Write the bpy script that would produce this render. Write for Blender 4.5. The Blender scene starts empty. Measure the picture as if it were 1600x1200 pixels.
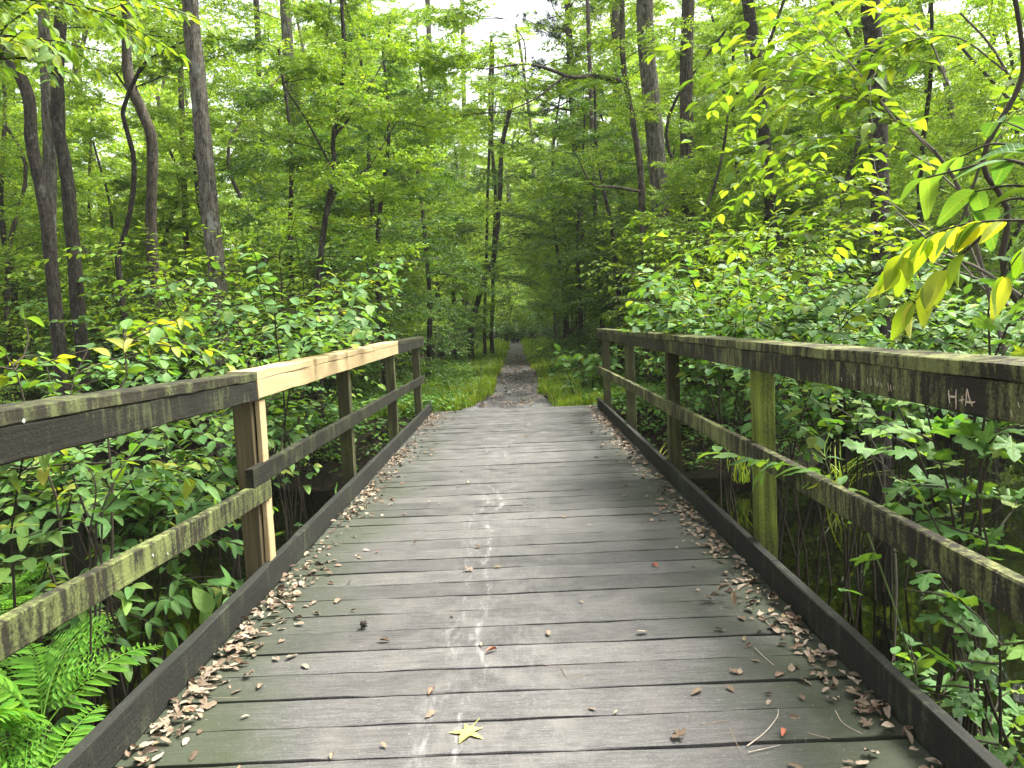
import bpy, math, random
import numpy as np
from mathutils import Vector, Matrix, Quaternion

# ------------------------------------------------------------------ camera, world, sun, exposure
SC = bpy.context.scene
COL = SC.collection
CAM_H = 1.25
F_PX, W_PX, H_PX = 1200.0, 1600.0, 1200.0
ROLL = math.radians(2.5)
_a = np.array([(804 - 800) / F_PX, (600 - 501) / F_PX, -1.0]); _a /= np.linalg.norm(_a)     # world +Y seen by the camera
_z = np.array([-math.sin(ROLL), math.cos(ROLL), 0.0]); _z -= _a * (_z @ _a); _z /= np.linalg.norm(_z)
_x = np.cross(_a, _z)
R_WC = np.stack([_x, _a, _z])                     # rows: world axes in camera space -> world_from_camera
CAM = np.array([0.0, 0.0, CAM_H])
cd = bpy.data.cameras.new('camera'); cam = bpy.data.objects.new('camera', cd); COL.objects.link(cam)
cd.sensor_width = 36.0; cd.lens = 36.0 * F_PX / W_PX; cd.clip_start = 0.02; cd.clip_end = 1500
cam.matrix_world = Matrix.Translation(CAM) @ Matrix(R_WC.tolist()).to_4x4()
SC.camera = cam

SUN_EL, SUN_AZ = math.radians(62), math.radians(72)
wd = bpy.data.worlds.new('World'); SC.world = wd; wd.use_nodes = True
wn = wd.node_tree; bg = wn.nodes['Background']
sky = wn.nodes.new('ShaderNodeTexSky'); sky.sky_type = 'NISHITA'; sky.sun_disc = False
sky.sun_elevation = SUN_EL; sky.sun_rotation = SUN_AZ; sky.air_density = 1.0; sky.dust_density = 4.0; sky.ozone_density = 1.0
bw = wn.nodes.new('ShaderNodeRGBToBW'); wn.links.new(sky.outputs[0], bw.inputs[0])
mx = wn.nodes.new('ShaderNodeMixRGB'); mx.inputs[0].default_value = 0.85          # thin cloud cover: the sky is nearly white
wn.links.new(sky.outputs[0], mx.inputs[1]); wn.links.new(bw.outputs[0], mx.inputs[2])
wn.links.new(mx.outputs[0], bg.inputs[0]); bg.inputs[1].default_value = 0.092
sl = bpy.data.lights.new('sun', 'SUN'); sl.energy = 1.5; sl.angle = math.radians(20); sl.color = (1.0, 0.97, 0.9)
so = bpy.data.objects.new('sun', sl); COL.objects.link(so)
_sd = Vector((math.sin(SUN_AZ) * math.cos(SUN_EL), math.cos(SUN_AZ) * math.cos(SUN_EL), math.sin(SUN_EL)))
so.rotation_euler = _sd.to_track_quat('Z', 'Y').to_euler(); so.location = (0, -5, 30)
SC.view_settings.view_transform = 'Standard'; SC.view_settings.look = 'None'
SC.view_settings.gamma = 1.0; SC.view_settings.exposure = 3.15
SC.render.engine = 'CYCLES'
cy = SC.cycles
cy.max_bounces = 8; cy.diffuse_bounces = 6; cy.glossy_bounces = 3; cy.transmission_bounces = 6; cy.transparent_max_bounces = 4
cy.caustics_reflective = False; cy.caustics_refractive = False; cy.sample_clamp_indirect = 6.0
cy.use_denoising = True
try:
    cy.denoiser = 'OPENIMAGEDENOISE'; cy.denoising_input_passes = 'RGB_ALBEDO_NORMAL'
except Exception:
    pass

# ------------------------------------------------------------------ pixel helpers
def ray(px, py):
    d = np.array([(px - 800) / F_PX, (600 - py) / F_PX, -1.0])
    return R_WC @ d
def at(px, py, Y):
    d = ray(px, py); return CAM + d * (Y / d[1])
def on_x(px, py, X):
    d = ray(px, py); return CAM + d * (X / d[0])
def on_z(px, py, Z):
    d = ray(px, py); return CAM + d * ((Z - CAM_H) / d[2])
def project(P):
    c = (np.asarray(P) - CAM) @ R_WC              # camera coords
    dz = np.maximum(-c[..., 2], 1e-3)
    return 800 + F_PX * c[..., 0] / dz, 600 - F_PX * c[..., 1] / dz, -c[..., 2]

# ------------------------------------------------------------------ mesh helpers
def mk_mesh(name, V, tris, mats, smooth=False, mat_idx=None):
    V = np.ascontiguousarray(V, dtype=np.float32); tris = np.ascontiguousarray(tris, dtype=np.int32)
    k = tris.shape[1]; n = len(tris)
    me = bpy.data.meshes.new(name)
    me.vertices.add(len(V)); me.vertices.foreach_set('co', V.ravel())
    me.loops.add(n * k); me.loops.foreach_set('vertex_index', tris.ravel())
    me.polygons.add(n)
    me.polygons.foreach_set('loop_start', np.arange(0, n * k, k, dtype=np.int32))
    try:
        me.polygons.foreach_set('loop_total', np.full(n, k, dtype=np.int32))
    except Exception:
        pass
    me.polygons.foreach_set('use_smooth', np.full(n, bool(smooth)))
    if mat_idx is not None:
        me.polygons.foreach_set('material_index', np.asarray(mat_idx, dtype=np.int32))
    for m in (mats if isinstance(mats, (list, tuple)) else [mats]):
        me.materials.append(m)
    me.update(calc_edges=True); me.validate()
    return me
def link(name, me, parent=None, loc=(0, 0, 0)):
    o = bpy.data.objects.new(name, me); COL.objects.link(o); o.location = loc
    if parent is not None: o.parent = parent
    return o
def tag(o, label=None, cat=None, group=None, kind=None):
    if label: o['label'] = label
    if cat: o['category'] = cat
    if group: o['group'] = group
    if kind: o['kind'] = kind
    return o
def thing(name, label, cat, loc=(0, 0, 0), group=None):
    o = bpy.data.objects.new(name, None); COL.objects.link(o); o.location = loc; o.empty_display_size = 0.1
    return tag(o, label, cat, group)
def norm(v):
    return v / np.maximum(np.linalg.norm(v, axis=-1, keepdims=True), 1e-9)
def smooth01(a, b, x):
    t = np.clip((np.asarray(x, float) - a) / (b - a), 0, 1); return t * t * (3 - 2 * t)
def vnoise(x, y, seed=0):                          # smooth value noise
    x = np.asarray(x, float); y = np.asarray(y, float)
    xi = np.floor(x); yi = np.floor(y); fx = x - xi; fy = y - yi
    fx = fx * fx * (3 - 2 * fx); fy = fy * fy * (3 - 2 * fy)
    def h(a, b):
        s = np.sin(a * 127.1 + b * 311.7 + seed * 74.7) * 43758.5453; return s - np.floor(s)
    return ((h(xi, yi) * (1 - fx) + h(xi + 1, yi) * fx) * (1 - fy) + (h(xi, yi + 1) * (1 - fx) + h(xi + 1, yi + 1) * fx) * fy) * 2 - 1
def tube(pts, radii, sides=8, rough=0.0, rng=None):
    P = np.asarray(pts, float); k = len(P); r = np.asarray(radii, float)
    T = norm(np.gradient(P, axis=0))
    ref = np.array([1.0, 0, 0]) if abs(T[0][2]) > 0.7 else np.array([0, 0, 1.0])
    U = np.zeros_like(P); u = ref - T[0] * (ref @ T[0]); u /= np.linalg.norm(u); U[0] = u
    for i in range(1, k):
        u = u - T[i] * (u @ T[i]); u /= max(np.linalg.norm(u), 1e-9); U[i] = u
    Wv = np.cross(T, U)
    a = np.arange(sides) * 2 * math.pi / sides
    rr = r[:, None] * np.ones((1, sides))
    if rough: rr = rr * (1 + rough * rng.standard_normal(rr.shape))
    V = P[:, None, :] + rr[..., None] * (np.cos(a)[None, :, None] * U[:, None, :] + np.sin(a)[None, :, None] * Wv[:, None, :])
    V = V.reshape(-1, 3)
    i = np.arange(k - 1)[:, None] * sides; j = np.arange(sides)[None, :]; j2 = (j + 1) % sides
    q = np.stack([i + j, i + j2, i + sides + j2, i + sides + j], -1).reshape(-1, 4)
    return V, np.concatenate([q[:, [0, 1, 2]], q[:, [0, 2, 3]]])
def merge(parts):
    Vs, Fs, o = [], [], 0
    for V, Fc in parts:
        Vs.append(V); Fs.append(np.asarray(Fc) + o); o += len(V)
    return np.concatenate(Vs), np.concatenate(Fs)
def box(x0, x1, y0, y1, z0, z1, ch=0.0):
    V = np.array([[x, y, z] for x in (x0, x1) for y in (y0, y1) for z in (z0, z1)], float)
    Q = [(0, 1, 3, 2), (4, 6, 7, 5), (0, 4, 5, 1), (2, 3, 7, 6), (0, 2, 6, 4), (1, 5, 7, 3)]
    Fc = np.array([t for q in Q for t in ((q[0], q[1], q[2]), (q[0], q[2], q[3]))])
    return V, Fc
def timber(axis, length, w, h, rng, seg=10, ch=0.004, jit=0.0012):
    """A sawn timber lying along `axis` (0=x,1=y,2=z) from 0 to length, section w x h centred, eased and worn edges."""
    hw, hh = w / 2, h / 2
    prof = np.array([(-hw + ch, -hh), (hw - ch, -hh), (hw, -hh + ch), (hw, hh - ch), (hw - ch, hh), (-hw + ch, hh), (-hw, hh - ch), (-hw, -hh + ch)])
    n = len(prof); s = np.linspace(0, length, seg + 1)
    P = np.zeros((seg + 1, n, 3))
    for i, t in enumerate(s):
        pj = prof + rng.normal(0, jit, prof.shape)
        P[i, :, 0] = t; P[i, :, 1] = pj[:, 0]; P[i, :, 2] = pj[:, 1]
    V = P.reshape(-1, 3)
    i = np.arange(seg)[:, None] * n; j = np.arange(n)[None, :]; j2 = (j + 1) % n
    q = np.stack([i + j, i + j2, i + n + j2, i + n + j], -1).reshape(-1, 4)
    Fc = [*q[:, [0, 1, 2]], *q[:, [0, 2, 3]]]
    for base, flip in ((0, True), (seg * n, False)):
        for m in range(1, n - 1):
            Fc.append((base, base + m + 1, base + m) if flip else (base, base + m, base + m + 1))
    if axis == 1: V = V[:, [1, 0, 2]] * np.array([-1, 1, 1])
    if axis == 2: V = V[:, [2, 1, 0]] * np.array([-1, 1, 1])
    return V, np.array(Fc)

# ------------------------------------------------------------------ materials
class M:
    def __init__(s, name):
        s.m = bpy.data.materials.new(name); s.m.use_nodes = True; s.t = s.m.node_tree
        s.t.nodes.clear(); s.out = s.t.nodes.new('ShaderNodeOutputMaterial')
    def n(s, typ, props=None, **ins):
        nd = s.t.nodes.new('ShaderNode' + typ)
        for k, v in (props or {}).items(): setattr(nd, k, v)
        for k, v in ins.items():
            k2 = k.replace('_', ' ')
            s.set(nd.inputs[k2] if k2 in nd.inputs else nd.inputs[int(k[1:])], v)
        return nd
    def set(s, sock, v):
        if isinstance(v, bpy.types.NodeSocket): s.t.links.new(v, sock)
        elif isinstance(v, (tuple, list)) and len(v) == 3 and sock.type == 'RGBA': sock.default_value = (*v, 1)
        else: sock.default_value = v
    def math(s, op, a, b=0.0, c=None, clamp=False):
        nd = s.t.nodes.new('ShaderNodeMath'); nd.operation = op; nd.use_clamp = clamp
        s.set(nd.inputs[0], a); s.set(nd.inputs[1], b)
        if c is not None: s.set(nd.inputs[2], c)
        return nd.outputs[0]
    def mix(s, f, a, b, bt='MIX'):
        nd = s.t.nodes.new('ShaderNodeMixRGB'); nd.blend_type = bt
        s.set(nd.inputs[0], f); s.set(nd.inputs[1], a); s.set(nd.inputs[2], b); return nd.outputs[0]
    def ramp(s, f, stops, interp='LINEAR'):
        nd = s.t.nodes.new('ShaderNodeValToRGB'); cr = nd.color_ramp; cr.interpolation = interp
        while len(cr.elements) < len(stops): cr.elements.new(0.5)
        for e, (p, c) in zip(cr.elements, stops):
            e.position = p; e.color = (*c, 1) if isinstance(c, (tuple, list)) else (c, c, c, 1)
        s.set(nd.inputs[0], f); return nd.outputs[0]
    def coord(s, which='Object'):
        return s.n('TexCoord').outputs[which]
    def pos(s): return s.n('NewGeometry').outputs['Position']
    def mapping(s, v, scale=(1, 1, 1), loc=(0, 0, 0)):
        nd = s.n('Mapping'); s.set(nd.inputs['Vector'], v); nd.inputs['Scale'].default_value = scale
        s.set(nd.inputs['Location'], loc); return nd.outputs[0]
    def rnd(s): return s.n('ObjectInfo').outputs['Random']
    def shifted(s, v, amt=37.0):                   # every object shows another piece of the pattern
        r = s.math('MULTIPLY', s.rnd(), amt)
        c = s.n('CombineXYZ'); 
        for i in range(3): s.set(c.inputs[i], r)
        a = s.n('VectorMath', {'operation': 'ADD'}); s.set(a.inputs[0], v); s.set(a.inputs[1], c.outputs[0]); return a.outputs[0]
    def noise(s, v, scale=5.0, detail=4.0, rough=0.55, dist=0.0):
        nd = s.n('TexNoise', Vector=v, Scale=scale, Detail=detail, Roughness=rough, Distortion=dist); return nd.outputs[0]
    def sep(s, v):
        return s.n('SeparateXYZ', Vector=v).outputs
    def bump(s, h, strength=0.4, dist=0.01):
        return s.n('Bump', Height=h, Strength=strength, Distance=dist).outputs[0]
    def principled(s, color, rough=0.8, normal=None, spec=0.3, **kw):
        nd = s.n('BsdfPrincipled'); s.set(nd.inputs['Base Color'], color); s.set(nd.inputs['Roughness'], rough)
        s.set(nd.inputs['Specular IOR Level'], spec)
        if normal is not None: s.set(nd.inputs['Normal'], normal)
        for k, v in kw.items(): s.set(nd.inputs[k.replace('_', ' ')], v)
        return nd.outputs[0]
    def finish(s, sh):
        s.t.links.new(sh, s.out.inputs['Surface']); return s.m

def leaf_material(name, stops, trans=0.4, veins=False, rough=0.45, hue=0.15):
    m = M(name)
    g = m.n('NewGeometry'); oi = m.n('ObjectInfo').outputs['Random']
    r = m.math('FRACT', m.math('ADD', g.outputs['Random Per Island'], oi))
    col = m.ramp(r, stops)
    v = m.math('ADD', m.math('MULTIPLY', m.math('FRACT', m.math('MULTIPLY', r, 13.7)), 0.5), 0.75)
    hs = m.n('HueSaturation'); m.set(hs.inputs['Value'], v); m.set(hs.inputs['Color'], col)
    m.set(hs.inputs['Hue'], m.math('ADD', 0.5 - 0.02 * hue * 4, m.math('MULTIPLY', m.math('FRACT', m.math('MULTIPLY', r, 7.3)), 0.04 * hue * 4)))
    col = hs.outputs[0]; nrm = None
    if veins:
        x, y, z = m.sep(m.coord())[0:3]
        ay = m.math('ABSOLUTE', y)
        rib = m.math('SUBTRACT', 1.0, m.math('MULTIPLY', ay, 55.0), clamp=True)
        s = m.math('SINE', m.math('MULTIPLY', m.math('SUBTRACT', x, m.math('MULTIPLY', ay, 0.9)), 62.0))
        sv = m.math('MULTIPLY', m.math('SUBTRACT', s, 0.82, clamp=True), 2.2)
        vf = m.math('MAXIMUM', rib, sv)
        blot = m.noise(m.shifted(m.coord(), 9), 5.0, 3)
        col = m.mix(m.math('MULTIPLY', m.math('SUBTRACT', blot, 0.55, clamp=True), 1.2), col, (0.18, 0.19, 0.03))
        spot = m.math('MULTIPLY', m.math('SUBTRACT', m.noise(m.shifted(m.coord(), 5), 14.0, 2), 0.70, clamp=True), 9.0, clamp=True)
        col = m.mix(spot, col, (0.10, 0.06, 0.02))
        col = m.mix(m.math('MULTIPLY', vf, 0.30), col, (0.30, 0.38, 0.12))
        nrm = m.bump(m.math('SUBTRACT', m.math('MULTIPLY', blot, 0.6), vf), 0.35, 0.03)
    sh = m.principled(col, rough, nrm, spec=0.25)
    tc = m.mix(1.0, col, (1.65, 1.55, .42), 'MULTIPLY')
    tr = m.n('BsdfTranslucent', Color=tc).outputs[0]
    mxs = m.n('MixShader'); mxs.inputs[0].default_value = trans
    m.t.links.new(sh, mxs.inputs[1]); m.t.links.new(tr, mxs.inputs[2])
    return m.finish(mxs.outputs[0])
G = lambda r, g, b: (r, g, b)
LM = {
 'far':    leaf_material('leaf_far',    [(0, G(0.1728, 0.2998, 0.0337)), (.5, G(0.2338, 0.3674, 0.0421)), (1, G(0.3454, 0.4543, 0.0528))], .46),
 'mid':    leaf_material('leaf_mid',    [(0, G(0.1103, 0.2105, 0.0235)), (.5, G(0.1565, 0.2720, 0.0294)), (1, G(0.2484, 0.3510, 0.0394))], .40),
 'dark':   leaf_material('leaf_dark',   [(0, G(0.0455, 0.1041, 0.0186)), (.6, G(0.0700, 0.1486, 0.0223)), (1, G(0.1313, 0.2320, 0.0299))], .34),
 'shrub':  leaf_material('leaf_shrub',  [(0, G(0.0649, 0.1510, 0.0378)), (.55, G(0.0865, 0.1846, 0.0460)), (.9, G(0.1297, 0.2236, 0.0406)), (1, G(0.2378, 0.2795, 0.0406))], .38, rough=.55),
 'ground': leaf_material('leaf_ground', [(0, G(0.0502, 0.1170, 0.0223)), (.6, G(0.0726, 0.1638, 0.0297)), (1, G(0.1228, 0.2106, 0.0309))], .3),
 'big':    leaf_material('leaf_big',    [(0, G(0.0649, 0.1583, 0.0422)), (.55, G(0.0919, 0.1966, 0.0506)), (.92, G(0.1297, 0.2341, 0.0473)), (1, G(0.2076, 0.2621, 0.0495))], .38, True, rough=.5),
 'yellow': leaf_material('leaf_yellow', [(0, G(0.1086, 0.2184, 0.0208)), (.45, G(0.1974, 0.2948, 0.0246)), (.8, G(0.2961, 0.3494, 0.0331)), (1, G(0.3751, 0.3931, 0.0756))], .44, True),
 'bright': leaf_material('leaf_bright', [(0, G(0.0922, 0.1869, 0.0314)), (.5, G(0.1261, 0.2223, 0.0314)), (1, G(0.2037, 0.2729, 0.0371))], .45, True),
 'fern':   leaf_material('leaf_fern',   [(0, G(0.0973, 0.2584, 0.0242)), (1, G(0.1622, 0.3391, 0.0350))], .38),
 'grass':  leaf_material('leaf_grass',  [(0, G(0.1230, 0.2186, 0.0228)), (.6, G(0.1778, 0.2749, 0.0273)), (1, G(0.2872, 0.3249, 0.0455))], .38),
 'pine':   leaf_material('leaf_pine',   [(0, G(0.0226, 0.0624, 0.0198)), (1, G(0.0423, 0.0936, 0.0270))], .2),
 'palm':   leaf_material('leaf_palm',   [(0, G(0.0846, 0.1560, 0.0540)), (1, G(0.1222, 0.1872, 0.0765))], .25),
 'yg':     leaf_material('leaf_yg',     [(0, G(.065, .15, .035)), (.55, G(.10, .19, .034)), (.75, G(.20, .26, .03)), (1, G(.32, .32, .05))], .42, True),
}
def dead_leaf_material():
    m = M('leaf_dead')
    g = m.n('NewGeometry'); oi = m.n('ObjectInfo').outputs['Random']
    r = m.math('FRACT', m.math('ADD', g.outputs['Random Per Island'], oi))
    col = m.ramp(r, [(0, (.052, .036, .023)), (.2, (.13, .098, .064)), (.5, (.225, .178, .122)), (.8, (.31, .258, .190)), (.94, (.16, .088, .055)), (1, (.26, .22, .115))])
    nz = m.noise(m.shifted(m.coord(), 11), 9.0, 4)
    col = m.mix(m.math('MULTIPLY', nz, 0.55), col, (.10, .06, .035))
    return m.finish(m.principled(col, .7, m.bump(nz, .3, .02), .25))
DEAD = dead_leaf_material()
def plain(name, c, rough=.8, spec=.2, var=.35, scale=20.0):
    m = M(name); nz = m.noise(m.shifted(m.coord()), scale, 5)
    c2 = tuple(x * (1 - var) for x in c)
    return m.finish(m.principled(m.mix(nz, c2, tuple(x * (1 + var) for x in c)), rough, m.bump(nz, .3, .004), spec))

def deck_material():
    m = M('weathered_deck_board')
    p = m.pos(); o = m.shifted(m.coord(), 23.0)
    grain = m.noise(m.mapping(o, (6.5, 75, 25)), 1.0, 8, .72, 1.2)
    fine = m.noise(m.mapping(o, (18, 230, 60)), 1.0, 5, .7)
    ring = m.n('TexWave', {'wave_type': 'RINGS', 'rings_direction': 'Z'}, Vector=m.mapping(o, (2.2, 16, 1)), Scale=2.6, Distortion=7.0, Detail=4.0, Detail_Scale=1.6).outputs[1]
    blot = m.noise(m.mapping(p, (1.0, 1.0, 1.0)), 1.7, 5, .6)
    blot2 = m.noise(p, 6.0, 5, .65)
    col = m.ramp(grain, [(.30, (.028, .026, .024)), (.5, (.064, .061, .056)), (.70, (.120, .115, .107))])
    spk = m.noise(m.mapping(o, (110, 170, 100)), 1.0, 4, .75)
    col = m.mix(m.math('MULTIPLY', m.math('SUBTRACT', spk, .52, clamp=True), 3.0, clamp=True), col, (.19, .182, .168))
    col = m.mix(m.math('MULTIPLY', m.math('SUBTRACT', .45, spk, clamp=True), 3.0, clamp=True), col, (.020, .019, .017))
    col = m.mix(m.math('MULTIPLY', m.math('SUBTRACT', fine, .38, clamp=True), 1.7), col, (.026, .024, .022), 'MIX')
    col = m.mix(m.math('MULTIPLY', m.math('SUBTRACT', ring, .70, clamp=True), .5), col, (.022, .019, .016))
    tone = m.math('ADD', m.math('MULTIPLY', m.rnd(), .5), .70)                       # every board weathers differently
    tn = m.n('HueSaturation'); m.set(tn.inputs['Value'], tone); m.set(tn.inputs['Color'], col); col = tn.outputs[0]
    brown = m.math('MULTIPLY', m.math('SUBTRACT', blot2, .48, clamp=True), 2.2, clamp=True)
    col = m.mix(m.math('MULTIPLY', brown, .5), col, (.088, .074, .055))
    x, y, z = m.sep(p)[0:3]
    # green algae where nobody walks: beside the kerbs
    dx = m.math('ABSOLUTE', m.math('ADD', x, .06))
    side = m.math('DIVIDE', m.math('SUBTRACT', m.math('ADD', dx, m.math('MULTIPLY', m.math('SUBTRACT', blot, .5), 1.1)), .62), .4, clamp=True)
    near = m.math('SUBTRACT', 1.1, m.math('MULTIPLY', y, .07), clamp=True)
    col = m.mix(m.math('MULTIPLY', m.math('MULTIPLY', side, near), .82), col, (.020, .029, .009))
    # pale dust: a scuffed line along the middle and grey sand walked in from the path
    wob = m.math('MULTIPLY', m.math('SUBTRACT', m.noise(m.mapping(p, (0, .8, 0)), 1.0, 2), .5), .5)
    def streak(x0, w):
        d = m.math('ABSOLUTE', m.math('SUBTRACT', m.math('ADD', x, wob), x0))
        return m.math('SUBTRACT', 1.0, m.math('DIVIDE', d, w), clamp=True)
    brk = m.math('ADD', m.math('MULTIPLY', m.noise(m.mapping(p, (38, 9, 1)), 1.0, 5, .75), .7), m.math('MULTIPLY', m.noise(m.mapping(p, (3, 1.3, 1)), 1.0, 2), .3))
    fall = m.math('MULTIPLY', m.math('SUBTRACT', y, 1.2, clamp=True), m.math('SUBTRACT', 1.35, m.math('MULTIPLY', y, .08), clamp=True))
    st = m.math('MAXIMUM', streak(-.20, .028), m.math('MULTIPLY', streak(-.30, .07), .55))
    st = m.math('MAXIMUM', st, m.math('MULTIPLY', streak(-.02, .30), .18))
    st = m.math('MULTIPLY', m.math('MULTIPLY', st, fall), m.math('MULTIPLY', m.math('SUBTRACT', brk, .485, clamp=True), 7.0, clamp=True))
    col = m.mix(m.math('MULTIPLY', st, .9), col, (.24, .235, .22))
    mid = m.math('MULTIPLY', m.math('SUBTRACT', 1.0, m.math('DIVIDE', m.math('ABSOLUTE', m.math('ADD', x, .08)), .85), clamp=True), m.math('MULTIPLY', m.math('SUBTRACT', blot2, .42, clamp=True), 3.5, clamp=True))
    col = m.mix(m.math('MULTIPLY', mid, .38), col, (.155, .149, .138))
    far = m.math('DIVIDE', m.math('SUBTRACT', y, 4.0), 5.0, clamp=True)
    sand = m.math('MULTIPLY', far, m.math('MULTIPLY', m.math('SUBTRACT', m.noise(m.mapping(p, (5, 9, 1)), 1.0, 5, .7), .46, clamp=True), 3.0, clamp=True))
    col = m.mix(m.math('MULTIPLY', sand, .6), col, (.21, .20, .19))
    scr = m.math('MULTIPLY', m.math('SUBTRACT', m.noise(m.mapping(p, (60, 75, 1)), 1.0, 2, .6), .66, clamp=True), 7.0, clamp=True)
    col = m.mix(m.math('MULTIPLY', scr, .7), col, (.22, .215, .20))
    h = m.math('ADD', m.math('ADD', m.math('MULTIPLY', grain, .7), m.math('MULTIPLY', fine, .5)), m.math('MULTIPLY', spk, .5))
    return m.finish(m.principled(col, m.math('ADD', .55, m.math('MULTIPLY', blot2, .3)), m.bump(h, .55, .004), .3))
def rail_material(name, dark, lichen, amount, zs=1.6, pale=0.0, axis='y'):
    """Dark wet timber with lichen and algae running down it."""
    m = M(name); o = m.shifted(m.coord(), 17.0)
    g = m.noise(m.mapping(o, (60, 1.4, 60) if axis == 'y' else (60, 60, 1.4)), 1.0, 5, .6, .4)
    base = m.mix(g, tuple(c * .45 for c in dark), tuple(c * 1.7 for c in dark))
    big = m.noise(o, 2.6, 3, .5)
    drip = m.noise(m.mapping(o, (30, 30, 30 / 6.0 * zs / 1.6)), 1.0, 4, .6)
    spk = m.noise(o, 95.0, 3, .65)
    f = m.math('ADD', m.math('MULTIPLY', drip, .75), m.math('MULTIPLY', big, .55))
    f = m.math('ADD', f, m.math('MULTIPLY', spk, .32))
    f = m.math('MULTIPLY', m.math('SUBTRACT', f, 1.02 - amount), 5.0, clamp=True)
    lc = m.mix(m.noise(o, 7.0, 3), lichen, tuple(min(.5, c * 1.7 + .03) for c in lichen))
    col = m.mix(m.math('MULTIPLY', f, .85), base, lc)
    if pale:
        pf = m.math('MULTIPLY', m.math('SUBTRACT', m.math('ADD', m.math('MULTIPLY', m.noise(m.mapping(o, (48, 48, 8), (3, 3, 3)), 1.0, 3, .6), .7), m.math('MULTIPLY', spk, .3)), .70 - pale), 9.0, clamp=True)
        col = m.mix(m.math('MULTIPLY', pf, .7), col, (.24, .21, .155))
    sp2 = m.noise(o, 240.0, 3, .7)
    col = m.mix(m.math('MULTIPLY', m.math('SUBTRACT', sp2, .56, clamp=True), 3.0, clamp=True), col, (.055, .054, .038))
    h = m.math('ADD', m.math('ADD', m.math('MULTIPLY', g, .8), m.math('MULTIPLY', spk, .6)), m.math('MULTIPLY', sp2, .5))
    return m.finish(m.principled(col, .8, m.bump(h, .8, .005), .2))
def bark_material(name, dark, light, lichen=.25, scale=1.0):
    m = M(name); o = m.shifted(m.coord(), 31.0)
    f = m.noise(m.mapping(o, (26 * scale, 26 * scale, 5 * scale)), 1.0, 6, .65, .5)
    f2 = m.noise(m.mapping(o, (75 * scale, 75 * scale, 17 * scale)), 1.0, 5, .7, .8)
    v = m.noise(m.mapping(o, (42 * scale, 42 * scale, 6 * scale)), 1.0, 6, .7, 1.2)
    col = m.ramp(m.math('ADD', m.math('MULTIPLY', f, .55), m.math('MULTIPLY', f2, .45)), [(.40, dark), (.58, light)])
    col = m.mix(m.math('MULTIPLY', m.math('SUBTRACT', .47, v, clamp=True), 7.0, clamp=True), col, tuple(c * .35 for c in dark))
    lf = m.math('MULTIPLY', m.math('SUBTRACT', m.noise(m.mapping(o, (1, 1, .6)), 5.5, 4, .6), .62 - .1 * lichen), 9.0 , clamp=True)
    col = m.mix(m.math('MULTIPLY', lf, min(1, lichen * 2)), col, (.30, .32, .275))
    lf2 = m.math('MULTIPLY', m.math('SUBTRACT', m.noise(m.mapping(o, (1, 1, .7)), 24.0, 4, .7), .57), 8.0, clamp=True)
    col = m.mix(m.math('MULTIPLY', lf2, .25 + lichen), col, (.26, .27, .225))
    df2 = m.math('MULTIPLY', m.math('SUBTRACT', .45, m.noise(m.mapping(o, (1, 1, .35)), 16.0, 4, .7), clamp=True), 7.0, clamp=True)
    col = m.mix(m.math('MULTIPLY', df2, .75), col, tuple(c * .4 for c in dark))
    mf = m.math('MULTIPLY', m.math('SUBTRACT', m.noise(o, 1.7, 4, .6), .56), 6.0, clamp=True)
    col = m.mix(m.math('MULTIPLY', mf, .4), col, (.055, .075, .025))
    h = m.math('ADD', m.math('ADD', f, m.math('MULTIPLY', f2, .6)), m.math('MULTIPLY', v, 1.2))
    return m.finish(m.principled(col, .9, m.bump(h, 1.0, .035), .15))
BARK = {
 'grey': bark_material('bark_grey', (.036, .030, .022), (.22, .195, .155), .35),
 'brown': bark_material('bark_brown', (.024, .019, .014), (.14, .114, .086), .22),
 'dark': bark_material('bark_dark', (.013, .011, .008), (.075, .062, .047), .15),
 'pale': bark_material('bark_pale', (.070, .062, .050), (.20, .18, .15), .4),
 'twig': plain('twig_bark', (.036, .029, .019), .85, .2, .4, 60),
 'palegrey': plain('twig_grey', (.10, .086, .064), .85, .2, .35, 40),
 'stem': plain('green_stem', (.09, .13, .035), .6, .3, .3, 40),
}
def ground_material():
    m = M('forest_floor'); p = m.pos()
    a = m.noise(p, 1.3, 6, .65); b = m.noise(p, 9.0, 5, .7); c = m.noise(p, 38.0, 4, .7)
    col = m.ramp(b, [(.3, (.008, .006, .004)), (.55, (.026, .019, .012)), (.75, (.062, .045, .029))])
    col = m.mix(m.math('MULTIPLY', m.math('SUBTRACT', a, .45, clamp=True), 2.4, clamp=True), col, (.022, .036, .009))
    col = m.mix(m.math('MULTIPLY', m.math('SUBTRACT', c, .60, clamp=True), 3, clamp=True), col, (.095, .07, .046))
    return m.finish(m.principled(col, .9, m.bump(m.math('ADD', b, c), .9, .05), .15))
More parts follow.
